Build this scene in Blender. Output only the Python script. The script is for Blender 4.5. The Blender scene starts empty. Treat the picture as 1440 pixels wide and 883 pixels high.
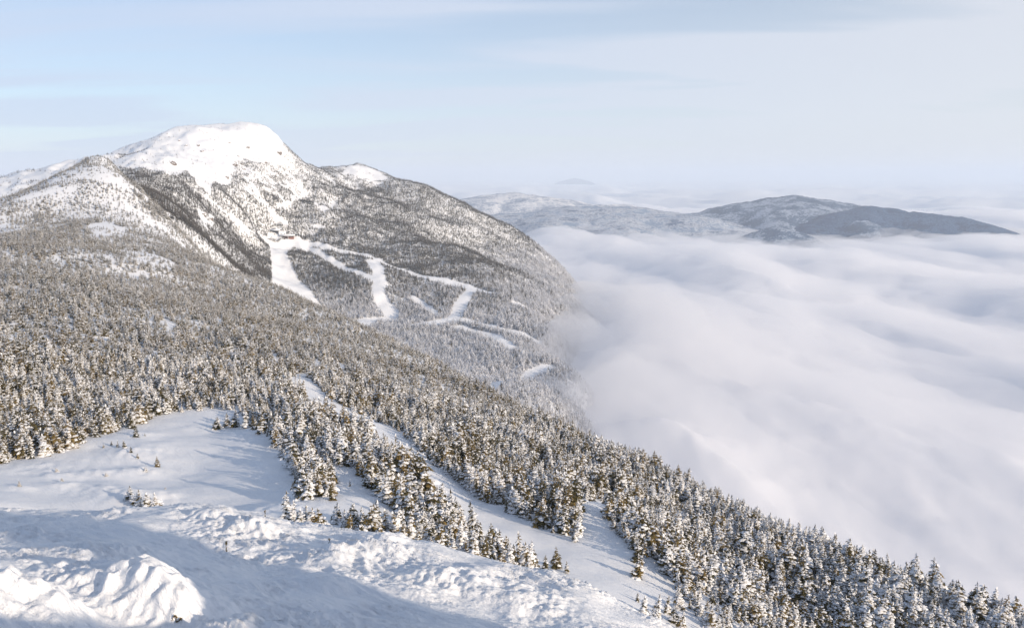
import bpy, math, random
import numpy as np
from mathutils import Vector, Matrix

# ---------------------------------------------------------------- camera, sky, sun, exposure
scene = bpy.context.scene
W, H, F = 1440.0, 883.0, 1130.0          # frame of the photograph and its focal length in pixels
EYE = 246.0                              # row of the eye level
PITCH = math.atan((H / 2 - EYE) / F)
cam_data = bpy.data.cameras.new('camera')
cam_data.sensor_width = 36.0
cam_data.lens = 36.0 * F / W
cam_data.clip_start = 0.3
cam_data.clip_end = 200000.0
cam = bpy.data.objects.new('camera', cam_data)
scene.collection.objects.link(cam)
cam.location = (0, 0, 0)
cam.rotation_euler = (math.pi / 2 - PITCH, 0, 0)
scene.camera = cam

SUN_EL = math.radians(16.5)
SUN_H = Vector((0.80, -0.60))            # horizontal direction towards the sun
SUN_H.normalize()
sun_vec = Vector((SUN_H.x * math.cos(SUN_EL), SUN_H.y * math.cos(SUN_EL), math.sin(SUN_EL)))
sd = bpy.data.lights.new('sun', 'SUN')
sd.energy = 4.6
sd.angle = math.radians(0.6)
sd.color = (1.0, 0.83, 0.635)
sun = bpy.data.objects.new('sun', sd)
sun.rotation_euler = sun_vec.to_track_quat('Z', 'Y').to_euler()
scene.collection.objects.link(sun)

scene.view_settings.view_transform = 'Standard'
scene.view_settings.look = 'None'
scene.view_settings.exposure = 0.18
scene.view_settings.gamma = 1.0
scene.render.engine = 'CYCLES'
cy = scene.cycles
cy.use_denoising = True
cy.max_bounces = 8
cy.diffuse_bounces = 6
cy.glossy_bounces = 1
cy.transmission_bounces = 2
cy.transparent_max_bounces = 8
cy.volume_bounces = 4
cy.use_adaptive_sampling = True
cy.adaptive_threshold = 0.01


def nd(nt, typ, **kw):
    n = nt.nodes.new(typ)
    for k, v in kw.items():
        if k.startswith('i_'):
            n.inputs[k[2:].replace('_', ' ')].default_value = v
        else:
            setattr(n, k, v)
    return n


def make_world():
    w = bpy.data.worlds.new('World')
    scene.world = w
    w.use_nodes = True
    nt = w.node_tree
    nt.nodes.clear()
    L = nt.links.new
    out = nd(nt, 'ShaderNodeOutputWorld')
    bg = nd(nt, 'ShaderNodeBackground')
    bg.inputs['Strength'].default_value = SKY_STRENGTH
    sky = nd(nt, 'ShaderNodeTexSky', sky_type='NISHITA')
    sky.sun_disc = False
    sky.sun_elevation = SUN_EL
    sky.sun_rotation = math.atan2(SUN_H.x, SUN_H.y)
    sky.altitude = 1200
    sky.air_density = 1.0
    sky.dust_density = 0.6
    sky.ozone_density = 2.0
    # thin streaks of high cloud laid on a flat layer above the place
    tc = nd(nt, 'ShaderNodeTexCoord')
    sep = nd(nt, 'ShaderNodeSeparateXYZ')
    L(tc.outputs['Generated'], sep.inputs[0])
    zc = nd(nt, 'ShaderNodeMath', operation='MAXIMUM')
    L(sep.outputs['Z'], zc.inputs[0]); zc.inputs[1].default_value = 0.0
    za = nd(nt, 'ShaderNodeMath', operation='ADD')
    L(zc.outputs[0], za.inputs[0]); za.inputs[1].default_value = 0.09
    dx = nd(nt, 'ShaderNodeMath', operation='DIVIDE'); L(sep.outputs['X'], dx.inputs[0]); L(za.outputs[0], dx.inputs[1])
    dy = nd(nt, 'ShaderNodeMath', operation='DIVIDE'); L(sep.outputs['Y'], dy.inputs[0]); L(za.outputs[0], dy.inputs[1])
    cmb = nd(nt, 'ShaderNodeCombineXYZ'); L(dx.outputs[0], cmb.inputs[0]); L(dy.outputs[0], cmb.inputs[1])
    mp = nd(nt, 'ShaderNodeMapping'); L(cmb.outputs[0], mp.inputs['Vector'])
    mp.inputs['Rotation'].default_value = (0, 0, math.radians(-14))
    mp.inputs['Scale'].default_value = (0.22, 0.62, 1)
    n1 = nd(nt, 'ShaderNodeTexNoise'); L(mp.outputs[0], n1.inputs['Vector'])
    n1.inputs['Scale'].default_value = 1.3; n1.inputs['Detail'].default_value = 7; n1.inputs['Roughness'].default_value = 0.48
    n1.inputs['Distortion'].default_value = 0.5
    r1 = nd(nt, 'ShaderNodeMapRange'); L(n1.outputs['Fac'], r1.inputs['Value'])
    r1.inputs['From Min'].default_value = 0.40; r1.inputs['From Max'].default_value = 0.62
    r1.inputs['To Min'].default_value = 0.34; r1.inputs['To Max'].default_value = 0.92
    r1.interpolation_type = 'SMOOTHSTEP'
    # more veil towards the horizon and towards the right
    hz = nd(nt, 'ShaderNodeMapRange'); L(sep.outputs['Z'], hz.inputs['Value'])
    hz.inputs['From Min'].default_value = 0.0; hz.inputs['From Max'].default_value = 0.26
    hz.inputs['To Min'].default_value = 0.62; hz.inputs['To Max'].default_value = 0.0
    sx = nd(nt, 'ShaderNodeMapRange'); L(sep.outputs['X'], sx.inputs['Value'])
    sx.inputs['From Min'].default_value = -0.5; sx.inputs['From Max'].default_value = 0.6
    sx.inputs['To Min'].default_value = -0.14; sx.inputs['To Max'].default_value = 0.14
    a1 = nd(nt, 'ShaderNodeMath', operation='ADD'); L(r1.outputs[0], a1.inputs[0]); L(hz.outputs[0], a1.inputs[1])
    a2 = nd(nt, 'ShaderNodeMath', operation='ADD'); L(a1.outputs[0], a2.inputs[0]); L(sx.outputs[0], a2.inputs[1])
    a2.use_clamp = True
    a3 = nd(nt, 'ShaderNodeMath', operation='MULTIPLY'); L(a2.outputs[0], a3.inputs[0]); a3.inputs[1].default_value = 0.85
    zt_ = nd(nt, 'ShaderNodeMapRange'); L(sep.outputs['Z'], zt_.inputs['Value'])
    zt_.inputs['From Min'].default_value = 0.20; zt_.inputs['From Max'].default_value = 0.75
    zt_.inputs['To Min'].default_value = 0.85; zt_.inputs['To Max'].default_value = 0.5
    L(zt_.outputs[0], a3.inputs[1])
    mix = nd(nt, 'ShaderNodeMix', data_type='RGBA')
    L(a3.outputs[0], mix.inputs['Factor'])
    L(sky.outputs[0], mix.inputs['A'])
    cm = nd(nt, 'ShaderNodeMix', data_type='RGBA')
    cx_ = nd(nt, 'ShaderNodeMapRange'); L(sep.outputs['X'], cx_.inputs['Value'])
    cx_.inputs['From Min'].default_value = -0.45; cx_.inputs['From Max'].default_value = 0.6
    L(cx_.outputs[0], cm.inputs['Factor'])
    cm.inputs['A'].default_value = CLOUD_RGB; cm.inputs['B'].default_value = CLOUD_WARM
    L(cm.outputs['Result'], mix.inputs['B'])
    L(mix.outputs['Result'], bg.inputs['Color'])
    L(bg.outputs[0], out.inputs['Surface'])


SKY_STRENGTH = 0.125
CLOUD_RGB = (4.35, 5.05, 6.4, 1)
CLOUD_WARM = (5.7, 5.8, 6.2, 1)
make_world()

# ---------------------------------------------------------------- small maths kit
rng = np.random.default_rng(11)


def hash2(ix, iy, seed):
    h = (ix.astype(np.int64) * 374761393 + iy.astype(np.int64) * 668265263 + seed * 974711) & 0xFFFFFFFF
    h = ((h ^ (h >> 13)) * 1274126177) & 0xFFFFFFFF
    return ((h ^ (h >> 16)) & 0xFFFF) / 65536.0 * (2 * math.pi)


def perlin(x, y, seed=0):
    x0 = np.floor(x); y0 = np.floor(y)
    fx = x - x0; fy = y - y0
    ix = x0.astype(np.int64); iy = y0.astype(np.int64)
    u = fx * fx * fx * (fx * (fx * 6 - 15) + 10)
    v = fy * fy * fy * (fy * (fy * 6 - 15) + 10)

    def g(dx, dy):
        a = hash2(ix + dx, iy + dy, seed)
        return np.cos(a) * (fx - dx) + np.sin(a) * (fy - dy)
    n0 = g(0, 0) * (1 - u) + g(1, 0) * u
    n1 = g(0, 1) * (1 - u) + g(1, 1) * u
    return (n0 * (1 - v) + n1 * v) * 1.5


def fbm(x, y, octv=4, seed=0, gain=0.5, lac=2.03):
    s = np.zeros_like(x); a = 1.0
    for o in range(octv):
        s += a * perlin(x, y, seed + o * 17)
        x = x * lac + 3.7; y = y * lac - 1.9; a *= gain
    return s


def ridged(x, y, octv=4, seed=0, gain=0.5):
    s = np.zeros_like(x); a = 1.0
    for o in range(octv):
        s += a * (1 - 2 * np.abs(perlin(x, y, seed + o * 13)))
        x = x * 2.07 + 1.3; y = y * 2.07 + 5.1; a *= gain
    return s


def smooth(a, b, x):
    t = np.clip((x - a) / (b - a), 0, 1)
    return t * t * (3 - 2 * t)


def pix(u, v):
    """azimuth and tangent of the elevation of a pixel of the photograph"""
    xc = (np.asarray(u, float) - W / 2) / F
    zc = (H / 2 - np.asarray(v, float)) / F
    Y = math.cos(PITCH) + math.sin(PITCH) * zc
    Z = -math.sin(PITCH) + math.cos(PITCH) * zc
    return np.arctan2(xc, Y), Z / np.hypot(xc, Y)


def project(x, y, z):
    d = math.cos(PITCH) * y - math.sin(PITCH) * z
    up = math.sin(PITCH) * y + math.cos(PITCH) * z
    d = np.maximum(d, 1e-3)
    return W / 2 + F * x / d, H / 2 - F * up / d


# ---------------------------------------------------------------- the lie of the land
# surveyed points: (column, row) of the photograph with the horizontal distance in metres
SURVEY = []


def line(pts, lift=0.0, n=4):
    for a, b in zip(pts[:-1], pts[1:]):
        for k in range(n):
            t = k / n
            u = a[0] + (b[0] - a[0]) * t; v = a[1] + (b[1] - a[1]) * t
            d = math.exp(math.log(a[2]) * (1 - t) + math.log(b[2]) * t)
            SURVEY.append((u, v + lift * F / d, d))
    SURVEY.append((pts[-1][0], pts[-1][1] + lift * F / pts[-1][2], pts[-1][2]))


def spots(pts, lift=0.0):
    for u, v, d in pts:
        SURVEY.append((u, v + lift * F / d, d))


RAW = []      # (azimuth, distance, tangent)


def under(u, pts):
    """hidden ground: (distance, tangent) along the column u"""
    az = float(pix(u, 600)[0])
    for d, q in pts:
        RAW.append((az, d, q))


# crest of the snow dome the camera stands on
CREST = [(-160, 724, 54), (0, 722, 54), (90, 721, 53), (145, 744, 50), (200, 727, 50), (250, 714, 49), (330, 716, 45),
         (400, 722, 40), (460, 742, 38), (520, 738, 37), (600, 757, 35), (700, 784, 32), (800, 809, 29), (870, 833, 27),
         (950, 883, 25), (1020, 930, 23.5), (1120, 1000, 22), (1300, 1100, 21)]
line(CREST, n=2)
for u in (-160, 0, 150, 300, 450, 600):
    spots([(u, 883, 17), (u, 830, 19.8 + u * 0.003), (u, 785, 24.2 + u * 0.0045)])
spots([(750, 883, 18), (850, 883, 20.5), (750, 840, 22.5), (950, 930, 19)])
for u in (-160, 100, 400, 700, 950, 1200):
    under(u, [(9.5, -0.66), (5, -0.68), (2.5, -0.95)])
# hidden ground just behind the crest
for u in (-160, 0, 150):
    under(u, [(60, -0.450), (70, -0.470), (86, -0.453)])
for u in (300, 420):
    under(u, [(53, -0.455), (63, -0.475), (80, -0.455)])
under(520, [(50, -0.52), (75, -0.47)])
under(620, [(46, -0.56), (70, -0.50)])
under(720, [(42, -0.60), (66, -0.55)])
under(820, [(40, -0.66), (66, -0.60)])
under(920, [(38, -0.74), (66, -0.66)])
under(1020, [(38, -0.80), (62, -0.72)])
under(1200, [(38, -0.80), (70, -0.70)])
under(1440, [(38, -0.80), (80, -0.68)])
under(1600, [(38, -0.78), (80, -0.66)])
# the snow field and its far edge
spots([(-150, 700, 112), (0, 712, 104), (100, 700, 112), (200, 700, 110), (300, 700, 110), (390, 700, 106),
       (0, 660, 132), (100, 660, 134), (200, 660, 132), (300, 660, 130), (390, 660, 122),
       (100, 622, 152), (200, 610, 160), (300, 610, 158), (370, 610, 150), (300, 580, 178), (-150, 650, 140),
       (0, 640, 146)])
spots([(470, 700, 100), (540, 720, 95), (470, 650, 124), (450, 600, 158), (420, 560, 196), (590, 740, 92)])
# the trail and the shoulders beside it
TRAIL = [(415, 532, 236), (440, 555, 214), (480, 580, 192), (530, 603, 174), (570, 628, 158), (620, 670, 137),
         (670, 705, 121), (720, 735, 110), (770, 760, 103), (830, 785, 97), (880, 815, 91)]
line(TRAIL, n=2)
spots([(850, 745, 110), (840, 705, 124), (900, 780, 100), (940, 835, 90), (1000, 860, 88), (760, 790, 92), (700, 775, 93), (660, 750, 99)])
# the broad wooded near slope
spots([(0, 590, 172), (0, 540, 205), (0, 480, 265), (0, 420, 375), (0, 370, 500), (0, 335, 680), (0, 308, 850),
       (-150, 600, 170), (-150, 480, 280), (-150, 380, 520), (-150, 320, 900),
       (100, 590, 172), (100, 540, 208), (100, 480, 272), (100, 420, 375), (100, 370, 520), (100, 330, 690), (100, 295, 860),
       (200, 570, 182), (200, 530, 220), (200, 480, 285), (200, 420, 395), (200, 370, 545), (200, 330, 740),
       (300, 550, 200), (300, 510, 245), (300, 470, 315), (300, 430, 425), (300, 400, 560),
       (400, 520, 245), (400, 490, 300), (400, 460, 390), (400, 440, 500),
       (500, 560, 220), (500, 520, 280), (500, 490, 370), (500, 475, 460),
       (600, 610, 182), (600, 570, 225), (600, 540, 290), (600, 520, 370),
       (700, 690, 132), (700, 640, 165), (700, 600, 215), (700, 575, 280),
       (800, 690, 138), (800, 650, 178), (800, 630, 225),
       (900, 720, 130), (900, 690, 165), (1000, 800, 112), (1000, 750, 142), (1000, 720, 168),
       (1100, 850, 108), (1100, 800, 128), (1200, 883, 104), (1200, 830, 124), (1320, 883, 112), (1440, 930, 108), (1600, 960, 104)], lift=1.5)
# its skyline (tree tops in the photograph, so the ground lies lower)
line([(-150, 312, 980), (0, 286, 1000), (50, 274, 1040), (90, 254, 1090), (130, 236, 1130), (160, 242, 1110), (190, 266, 1050), (225, 300, 960),
      (262, 335, 880), (300, 374, 800), (340, 399, 740), (380, 414, 700), (430, 431, 660), (470, 448, 620), (520, 468, 570),
      (580, 498, 500), (640, 525, 440), (700, 558, 370), (760, 588, 318), (830, 617, 272), (900, 650, 232), (1000, 690, 192),
      (1100, 735, 168), (1200, 775, 152), (1300, 815, 142), (1440, 865, 132), (1600, 915, 126)], lift=2.6, n=2)
# hidden ground beyond that skyline
under(-150, [(1300, -0.085), (1600, -0.05)])
under(50, [(1250, -0.06), (1600, -0.045)])
under(140, [(1280, -0.03)])
under(220, [(1100, -0.09)])
under(300, [(930, -0.145), (1150, -0.140)])
under(380, [(850, -0.185), (1100, -0.175)])
under(450, [(820, -0.225), (1100, -0.212)])
under(530, [(720, -0.265), (1000, -0.245)])
under(600, [(620, -0.31), (900, -0.275)])
under(700, [(500, -0.37), (760, -0.335)])
under(800, [(400, -0.43), (650, -0.42)])
under(900, [(300, -0.47), (500, -0.50), (750, -0.47)])
under(1000, [(240, -0.50), (400, -0.58), (700, -0.56)])
under(1200, [(200, -0.58), (320, -0.66), (600, -0.70), (1000, -0.5)])
under(1440, [(170, -0.66), (300, -0.74), (600, -0.76), (1000, -0.52)])
under(1600, [(170, -0.68), (300, -0.76), (600, -0.80), (1000, -0.55)])
# the basin with the cut runs
spots([(392, 334, 1800), (370, 332, 1790), (350, 345, 1700), (395, 360, 1700), (400, 400, 1560), (450, 438, 1400), (510, 455, 1340), (550, 446, 1390),
       (530, 380, 1600), (540, 410, 1490), (470, 352, 1740), (470, 400, 1540), (560, 376, 1640), (600, 455, 1320), (640, 440, 1380), (650, 410, 1480),
       (600, 410, 1500), (690, 411, 1480), (700, 450, 1330), (700, 480, 1200), (640, 480, 1230), (600, 480, 1230), (740, 476, 1240), (700, 530, 1040), (650, 505, 1120),
       (750, 530, 1060), (800, 520, 1130), (800, 570, 960), (760, 450, 1380), (780, 480, 1270), (340, 375, 1420), (300, 350, 1400), (320, 330, 1580),
       (815, 540, 1060), (825, 590, 930)], lift=2.0)
for u_, l_ in ((860, [(800, -0.41), (950, -0.375), (1150, -0.31), (1350, -0.265), (1550, -0.236), (1800, -0.21), (2100, -0.188)]), (930, [(900, -0.46), (1200, -0.37), (1700, -0.27), (2200, -0.21)]), (830, [(1000, -0.345), (1150, -0.29), (1330, -0.245), (1520, -0.21)])):
    under(u_, l_)
# the big peak
line([(-160, 292, 1850), (0, 265, 1900), (45, 246, 1950), (100, 233, 2000), (150, 223, 2050), (185, 215, 2080), (225, 199, 2130), (262, 180, 2180), (275, 177, 2190),
      (300, 179, 2200), (345, 175, 2220), (375, 180, 2230), (392, 196, 2240), (408, 214, 2250), (437, 236, 2300), (462, 242, 2400), (485, 237, 2480), (505, 231, 2520), (527, 239, 2500),
      (560, 254, 2450), (600, 262, 2420), (650, 284, 2390), (700, 310, 2350), (740, 334, 2310), (770, 360, 2280), (790, 386, 2240), (805, 410, 2200)], lift=1.0, n=2)
spots([(160, 238, 1750), (200, 240, 1720), (190, 262, 1400), (240, 250, 1680), (240, 225, 1900), (280, 250, 1830), (230, 280, 1420), (260, 300, 1400), (290, 300, 1600), (300, 272, 1750), (270, 330, 1250),
       (300, 210, 2060), (330, 200, 2120), (330, 240, 1960), (350, 270, 1880), (340, 300, 1760), (370, 210, 2140), (380, 240, 2060), (400, 270, 2010),
       (400, 300, 1900), (420, 250, 2150), (440, 262, 2120), (425, 285, 2020), (450, 290, 1980), (480, 262, 2250), (490, 290, 2060), (440, 320, 1860), (500, 320, 1900),
       (520, 265, 2350), (560, 290, 2150), (560, 330, 1900), (560, 355, 1760), (600, 300, 2200), (640, 325, 2120), (620, 350, 1860),
       (660, 360, 1840), (700, 378, 1810), (760, 402, 1760), (815, 431, 1700), (650, 385, 1620), (720, 410, 1550), (770, 430, 1520)])
spots([(680, 345, 2120), (720, 360, 2110), (760, 388, 2060), (720, 345, 2200), (640, 366, 1960), (700, 394, 1920), (760, 420, 1860), (795, 432, 1830), (700, 371, 2040), (745, 389, 1990), (790, 400, 2060)])
for u in (-160, 0, 200, 350, 500, 650, 800):
    q0 = -0.02 if u < 600 else -0.1
    under(u, [(2700, -0.06 + q0), (3300, -0.13), (5000, -0.13), (9000, -0.09)])
for u in (900, 1000, 1150, 1300, 1440, 1600):
    under(u, [(1500, -0.30), (2400, -0.21), (4000, -0.14), (9000, -0.09)])
# all round behind the camera the dome falls away
for a in (-150, -115, -85, -60, 60, 85, 115, 150, 180, -180):
    s = 1.0 if a > 0 else 0.85
    if abs(a) > 140:
        s = 0.45
    if 55 < a < 90:  # unseen ground on the right, raised to carry the shade-casting knoll
        for d, q in ((2.5, -.8), (9, -.46), (30, -.37), (50, -.40), (90, -.48), (300, -0.6), (900, -0.45), (2500, -0.2), (9000, -0.09)):
            RAW.append((math.radians(a), d, q))
        continue
    for d, q in ((2.5, -0.9 if abs(a) < 100 else -0.7), (9, -0.62 * s), (30, -0.58 * s), (90, -0.55 * s), (300, -0.6 * s), (900, -0.45 * s), (2500, -0.2), (9000, -0.09)):
        RAW.append((math.radians(a), d, q))

azs, qs = pix([p[0] for p in SURVEY], [p[1] for p in SURVEY])
P = np.array([(a, math.log(p[2]), q) for a, p, q in zip(azs, SURVEY, qs)] + [(a, math.log(d), q) for a, d, q in RAW])


def tps_fit(X, f, lam):
    n = len(X)
    r2 = ((X[:, None, :] - X[None, :, :]) ** 2).sum(-1)
    K = 0.5 * r2 * np.log(r2 + 1e-12)
    A = np.zeros((n + 3, n + 3))
    A[:n, :n] = K + lam * np.eye(n)
    A[:n, n] = 1; A[:n, n + 1:] = X
    A[n, :n] = 1; A[n + 1:, :n] = X.T
    b = np.zeros(n + 3); b[:n] = f
    return np.linalg.solve(A, b)


_w = tps_fit(P[:, :2], P[:, 2], 2e-5)


def q_base(a, t):
    sh = a.shape
    a = a.ravel(); t = t.ravel()
    out = np.empty(len(a))
    for i in range(0, len(a), 20000):
        aa = a[i:i + 20000, None]; tt = t[i:i + 20000, None]
        r2 = (aa - P[None, :, 0]) ** 2 + (tt - P[None, :, 1]) ** 2
        out[i:i + 20000] = (0.5 * r2 * np.log(r2 + 1e-12)) @ _w[:-3] + _w[-3] + _w[-2] * a[i:i + 20000] + _w[-1] * t[i:i + 20000]
    return out.reshape(sh)


# coarse table of the smooth land, then bilinear look-ups
T0, T1 = math.log(2.0), math.log(9500.0)
GA = np.concatenate([np.linspace(-math.pi, -0.75, 60, endpoint=False), np.linspace(-0.75, 0.75, 331), np.linspace(0.75, math.pi, 61)[1:]])
GT = np.linspace(T0, T1, 460)
GQ = q_base(*np.meshgrid(GA, GT, indexing='ij'))
# close the seam behind the camera
seam = 0.5 * (GQ[0] + GQ[-1])
for k in range(14):
    wgt = (1 - k / 14) ** 2
    GQ[k] = GQ[k] * (1 - wgt) + seam * wgt
    GQ[-1 - k] = GQ[-1 - k] * (1 - wgt) + seam * wgt


def smooth_q(a, t):
    ia = np.clip(np.searchsorted(GA, a) - 1, 0, len(GA) - 2)
    fa = np.clip((a - GA[ia]) / (GA[ia + 1] - GA[ia]), 0, 1)
    ft = np.clip((t - T0) / (T1 - T0), 0, 1) * (len(GT) - 1)
    it = np.minimum(ft.astype(int), len(GT) - 2)
    ft = ft - it
    # smoothstep-free bilinear; the table is fine enough
    return (GQ[ia, it] * (1 - fa) * (1 - ft) + GQ[ia + 1, it] * fa * (1 - ft) + GQ[ia, it + 1] * (1 - fa) * ft + GQ[ia + 1, it + 1] * fa * ft)


def relief(x, y, d):
    """added relief in metres: gullies far off, drifts and rime close by"""
    z = np.zeros_like(x)
    far = smooth(900, 1700, d)
    pk = smooth(1500, 1700, d) * smooth(-0.12, -0.22, np.arctan2(x, y))
    z += far * (9.0 * fbm(x / 260, y / 260, 3, 5) + 4.0 * ridged(x / 120, y / 120, 3, 9))
    z += pk * (1 - 0.75 * smooth(60, 130, smooth_q(np.arctan2(x, y), np.log(np.maximum(d, 2.0))) * d)) * (5.0 * ridged((x + 0.6 * y) / 95, (y - 0.6 * x) / 210, 3, 15) - 3.0 + 1.8 * fbm(x / 22, y / 22, 3, 16))
    midw = smooth(250, 600, d) * (1 - 0.6 * far)
    z += midw * 2.5 * fbm(x / 90, y / 90, 4, 21)
    near = smooth(70, 110, d) * (1 - smooth(250, 700, d))
    z += near * 0.35 * fbm(x / 16, y / 16, 3, 31)
    return z


def land_z(x, y):
    d = np.hypot(x, y)
    return smooth_q(np.arctan2(x, y), np.log(np.maximum(d, 2.0))) * d + relief(x, y, d)


def hit(u, v, dmin=0.0):
    """where the sight line through a pixel meets the land beyond dmin"""
    a, q = pix(u, v)
    ds = np.exp(np.linspace(math.log(max(dmin, 12.0)), math.log(4200.0), 2400))
    x = ds * math.sin(a); y = ds * math.cos(a)
    g = land_z(x, y) / ds
    k = np.argmax(g >= q)
    if g[k] < q:
        k = np.argmax(g)
    return float(x[k]), float(y[k])


def poly_world(pts, dmin=0.0):
    return np.array([hit(u, v, dmin) for u, v in pts])


def inside(poly, x, y):
    c = np.zeros(x.shape, bool)
    n = len(poly)
    for i in range(n):
        x1, y1 = poly[i]; x2, y2 = poly[(i + 1) % n]
        m = (y1 > y) != (y2 > y)
        with np.errstate(divide='ignore', invalid='ignore'):
            c ^= m & (x < (x2 - x1) * (y - y1) / (y2 - y1 + 1e-12) + x1)
    return c


def near_line(pts, x, y):
    """distance to a polyline"""
    best = np.full(x.shape, 1e9)
    for (x1, y1), (x2, y2) in zip(pts[:-1], pts[1:]):
        dx, dy = x2 - x1, y2 - y1
        t = np.clip(((x - x1) * dx + (y - y1) * dy) / (dx * dx + dy * dy + 1e-9), 0, 1)
        best = np.minimum(best, np.hypot(x - x1 - t * dx, y - y1 - t * dy))
    return best


# ---------------------------------------------------------------- open ground among the trees
FIELD = np.array([hit(*p) for p in [(-60, 672), (0, 655), (50, 644), (105, 634), (130, 616), (178, 606), (218, 584), (300, 576), (336, 578), (347, 602), (385, 622),
                                    (404, 646), (408, 676), (414, 700)]] +
                 [(-7.0, 60.0), (-60.0, 55.0), (-110.0, 60.0)])
SLOPE_CLEARING = np.array([hit(*p, 60) for p in [(468, 652), (500, 664), (520, 690), (546, 712), (572, 745), (560, 752), (500, 735), (470, 730), (440, 722), (436, 705), (470, 700)]])
TRAIL_AREA = np.array([hit(*p, 60) for p in [(413, 528), (430, 527), (455, 552), (498, 580), (556, 604), (596, 640), (655, 688), (682, 712), (716, 732), (750, 750), (806, 768), (818, 752),
                                             (812, 703), (852, 701), (850, 742), (880, 762), (884, 800), (905, 824), (948, 830), (960, 850), (930, 860), (890, 842), (840, 806), (790, 800),
                                             (745, 782), (712, 757), (680, 732), (650, 706), (614, 674), (576, 641), (545, 622), (505, 606), (470, 592), (444, 580), (425, 560)]])
TRAIL_MID = np.array([hit(*p, 60) for p in [(418, 534), (450, 563), (492, 590), (548, 616), (590, 655), (640, 700), (690, 735), (740, 765), (800, 790)]])
HOLLOW = np.array([hit(*p, 60) for p in [(905, 800), (950, 812), (945, 840), (915, 850), (900, 835)]])
DMB = 1150
RUN_MAIN = poly_world([(378, 342), (415, 334), (424, 342), (412, 348), (403, 356), (410, 375), (424, 398), (444, 419), (455, 433), (470, 446), (480, 452), (455, 446), (427, 428), (402, 413), (383, 399), (381, 366)], DMB)
RUN_FOOT = poly_world([(470, 447), (490, 450), (540, 446), (562, 441), (560, 450), (530, 452), (518, 462), (500, 464), (480, 456)], DMB)
RUNS = [([(525, 368), (532, 385), (534, 400), (531, 414), (540, 430), (553, 444)], 13),
        ([(411, 343), (440, 352), (470, 369), (500, 382), (527, 392)], 9),
        ([(415, 338), (445, 344), (470, 352), (510, 358), (545, 372), (600, 390), (650, 402), (690, 412)], 11),
        ([(664, 410), (652, 420), (646, 435), (640, 447), (615, 454), (588, 456)], 12),
        ([(640, 448), (680, 458), (720, 466), (756, 481)], 9),
        ([(645, 460), (680, 469), (712, 482), (722, 491)], 10),
        ([(580, 418), (596, 429), (612, 441)], 7),
        ([(535, 398), (550, 402)], 5),
        ([(692, 550), (722, 536), (754, 521), (772, 516)], 9),
        ([(724, 426), (742, 434)], 6)]
RUNS = [(poly_world(p, 900 if p[0][1] > 500 else DMB), w * 1.5 * 0.66) for p, w in RUNS]
# bare snow and gullies of the high ground
SNOWS = [(poly_world(p, dm), k) for p, dm, k in [
    ([(150, 237), (185, 217), (225, 201), (262, 183), (300, 181), (345, 178), (372, 182), (392, 199), (404, 214), (380, 216), (352, 208), (352, 222), (330, 228), (330, 240), (322, 262), (300, 255),
      (296, 272), (278, 262), (262, 240), (240, 248), (215, 240), (180, 237)], 1300, 0.985),
    ([(404, 214), (437, 237), (440, 262), (415, 292), (385, 300), (340, 262), (334, 235), (352, 208), (380, 214)], 1500, 0.22),
    ([(-100, 280), (0, 270), (60, 246), (130, 226), (185, 218), (150, 234), (95, 240), (50, 262), (0, 276), (-100, 295)], 1400, 0.95),
    ([(485, 238), (505, 233), (530, 240), (548, 252), (510, 252), (480, 246)], 2200, 0.95),
    ([(440, 240), (480, 244), (545, 256), (520, 262), (470, 258)], 2150, 0.5),
    ([(450, 265), (480, 280), (484, 300), (455, 300), (440, 285)], 1700, 0.45)]]
SNOWS += [(poly_world(p, dm), k) for p, dm, k in [
    ([(95, 243), (130, 234), (160, 240), (178, 256), (184, 268), (172, 268), (155, 260), (130, 255), (100, 252)], 800, 0.86),
    ([(15, 282), (60, 268), (105, 263), (110, 270), (60, 276), (20, 286)], 800, 0.9),
    ([(120, 318), (150, 312), (182, 325), (178, 333), (135, 334)], 500, 0.8),
    ([(150, 352), (200, 352), (246, 370), (240, 379), (190, 368)], 400, 0.85),
    ([(-80, 316), (40, 318), (42, 328), (-80, 330)], 500, 0.75),
    ([(180, 384), (210, 382), (212, 392), (185, 394)], 400, 0.7),
    ([(230, 444), (242, 446), (240, 458), (230, 457)], 250, 0.9),
    ([(140, 286), (180, 282), (185, 292), (150, 296)], 700, 0.7)]]
GULLIES = [(poly_world(p, dm), w) for p, dm, w in [
    ([(345, 250), (362, 272), (377, 293), (400, 316)], 1550, 7), ([(430, 270), (410, 284), (388, 294)], 1600, 6),
    ([(277, 268), (293, 280), (312, 296), (337, 316), (356, 327)], 1200, 8), ([(262, 240), (285, 262), (300, 285)], 1300, 7),
    ([(284, 300), (286, 318)], 1300, 7), ([(298, 303), (296, 318)], 1300, 5),
    ([(440, 318), (456, 320)], 1500, 6), ([(365, 330), (382, 336), (400, 330)], 1500, 12),
    ([(186, 262), (206, 282), (236, 300)], 700, 4), ([(250, 338), (262, 352)], 500, 5), ([(186, 295), (205, 306), (232, 325)], 600, 8)]]
FROST_BAND = None


A_GAP = [float(pix(u_, 780)[0]) for u_ in (752, 892, 985)]

A_KNOB = float(pix(185, 240)[0])
A_TOP = float(pix(400, 240)[0])
A_RIDGE = float(pix(168, 240)[0])


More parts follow.
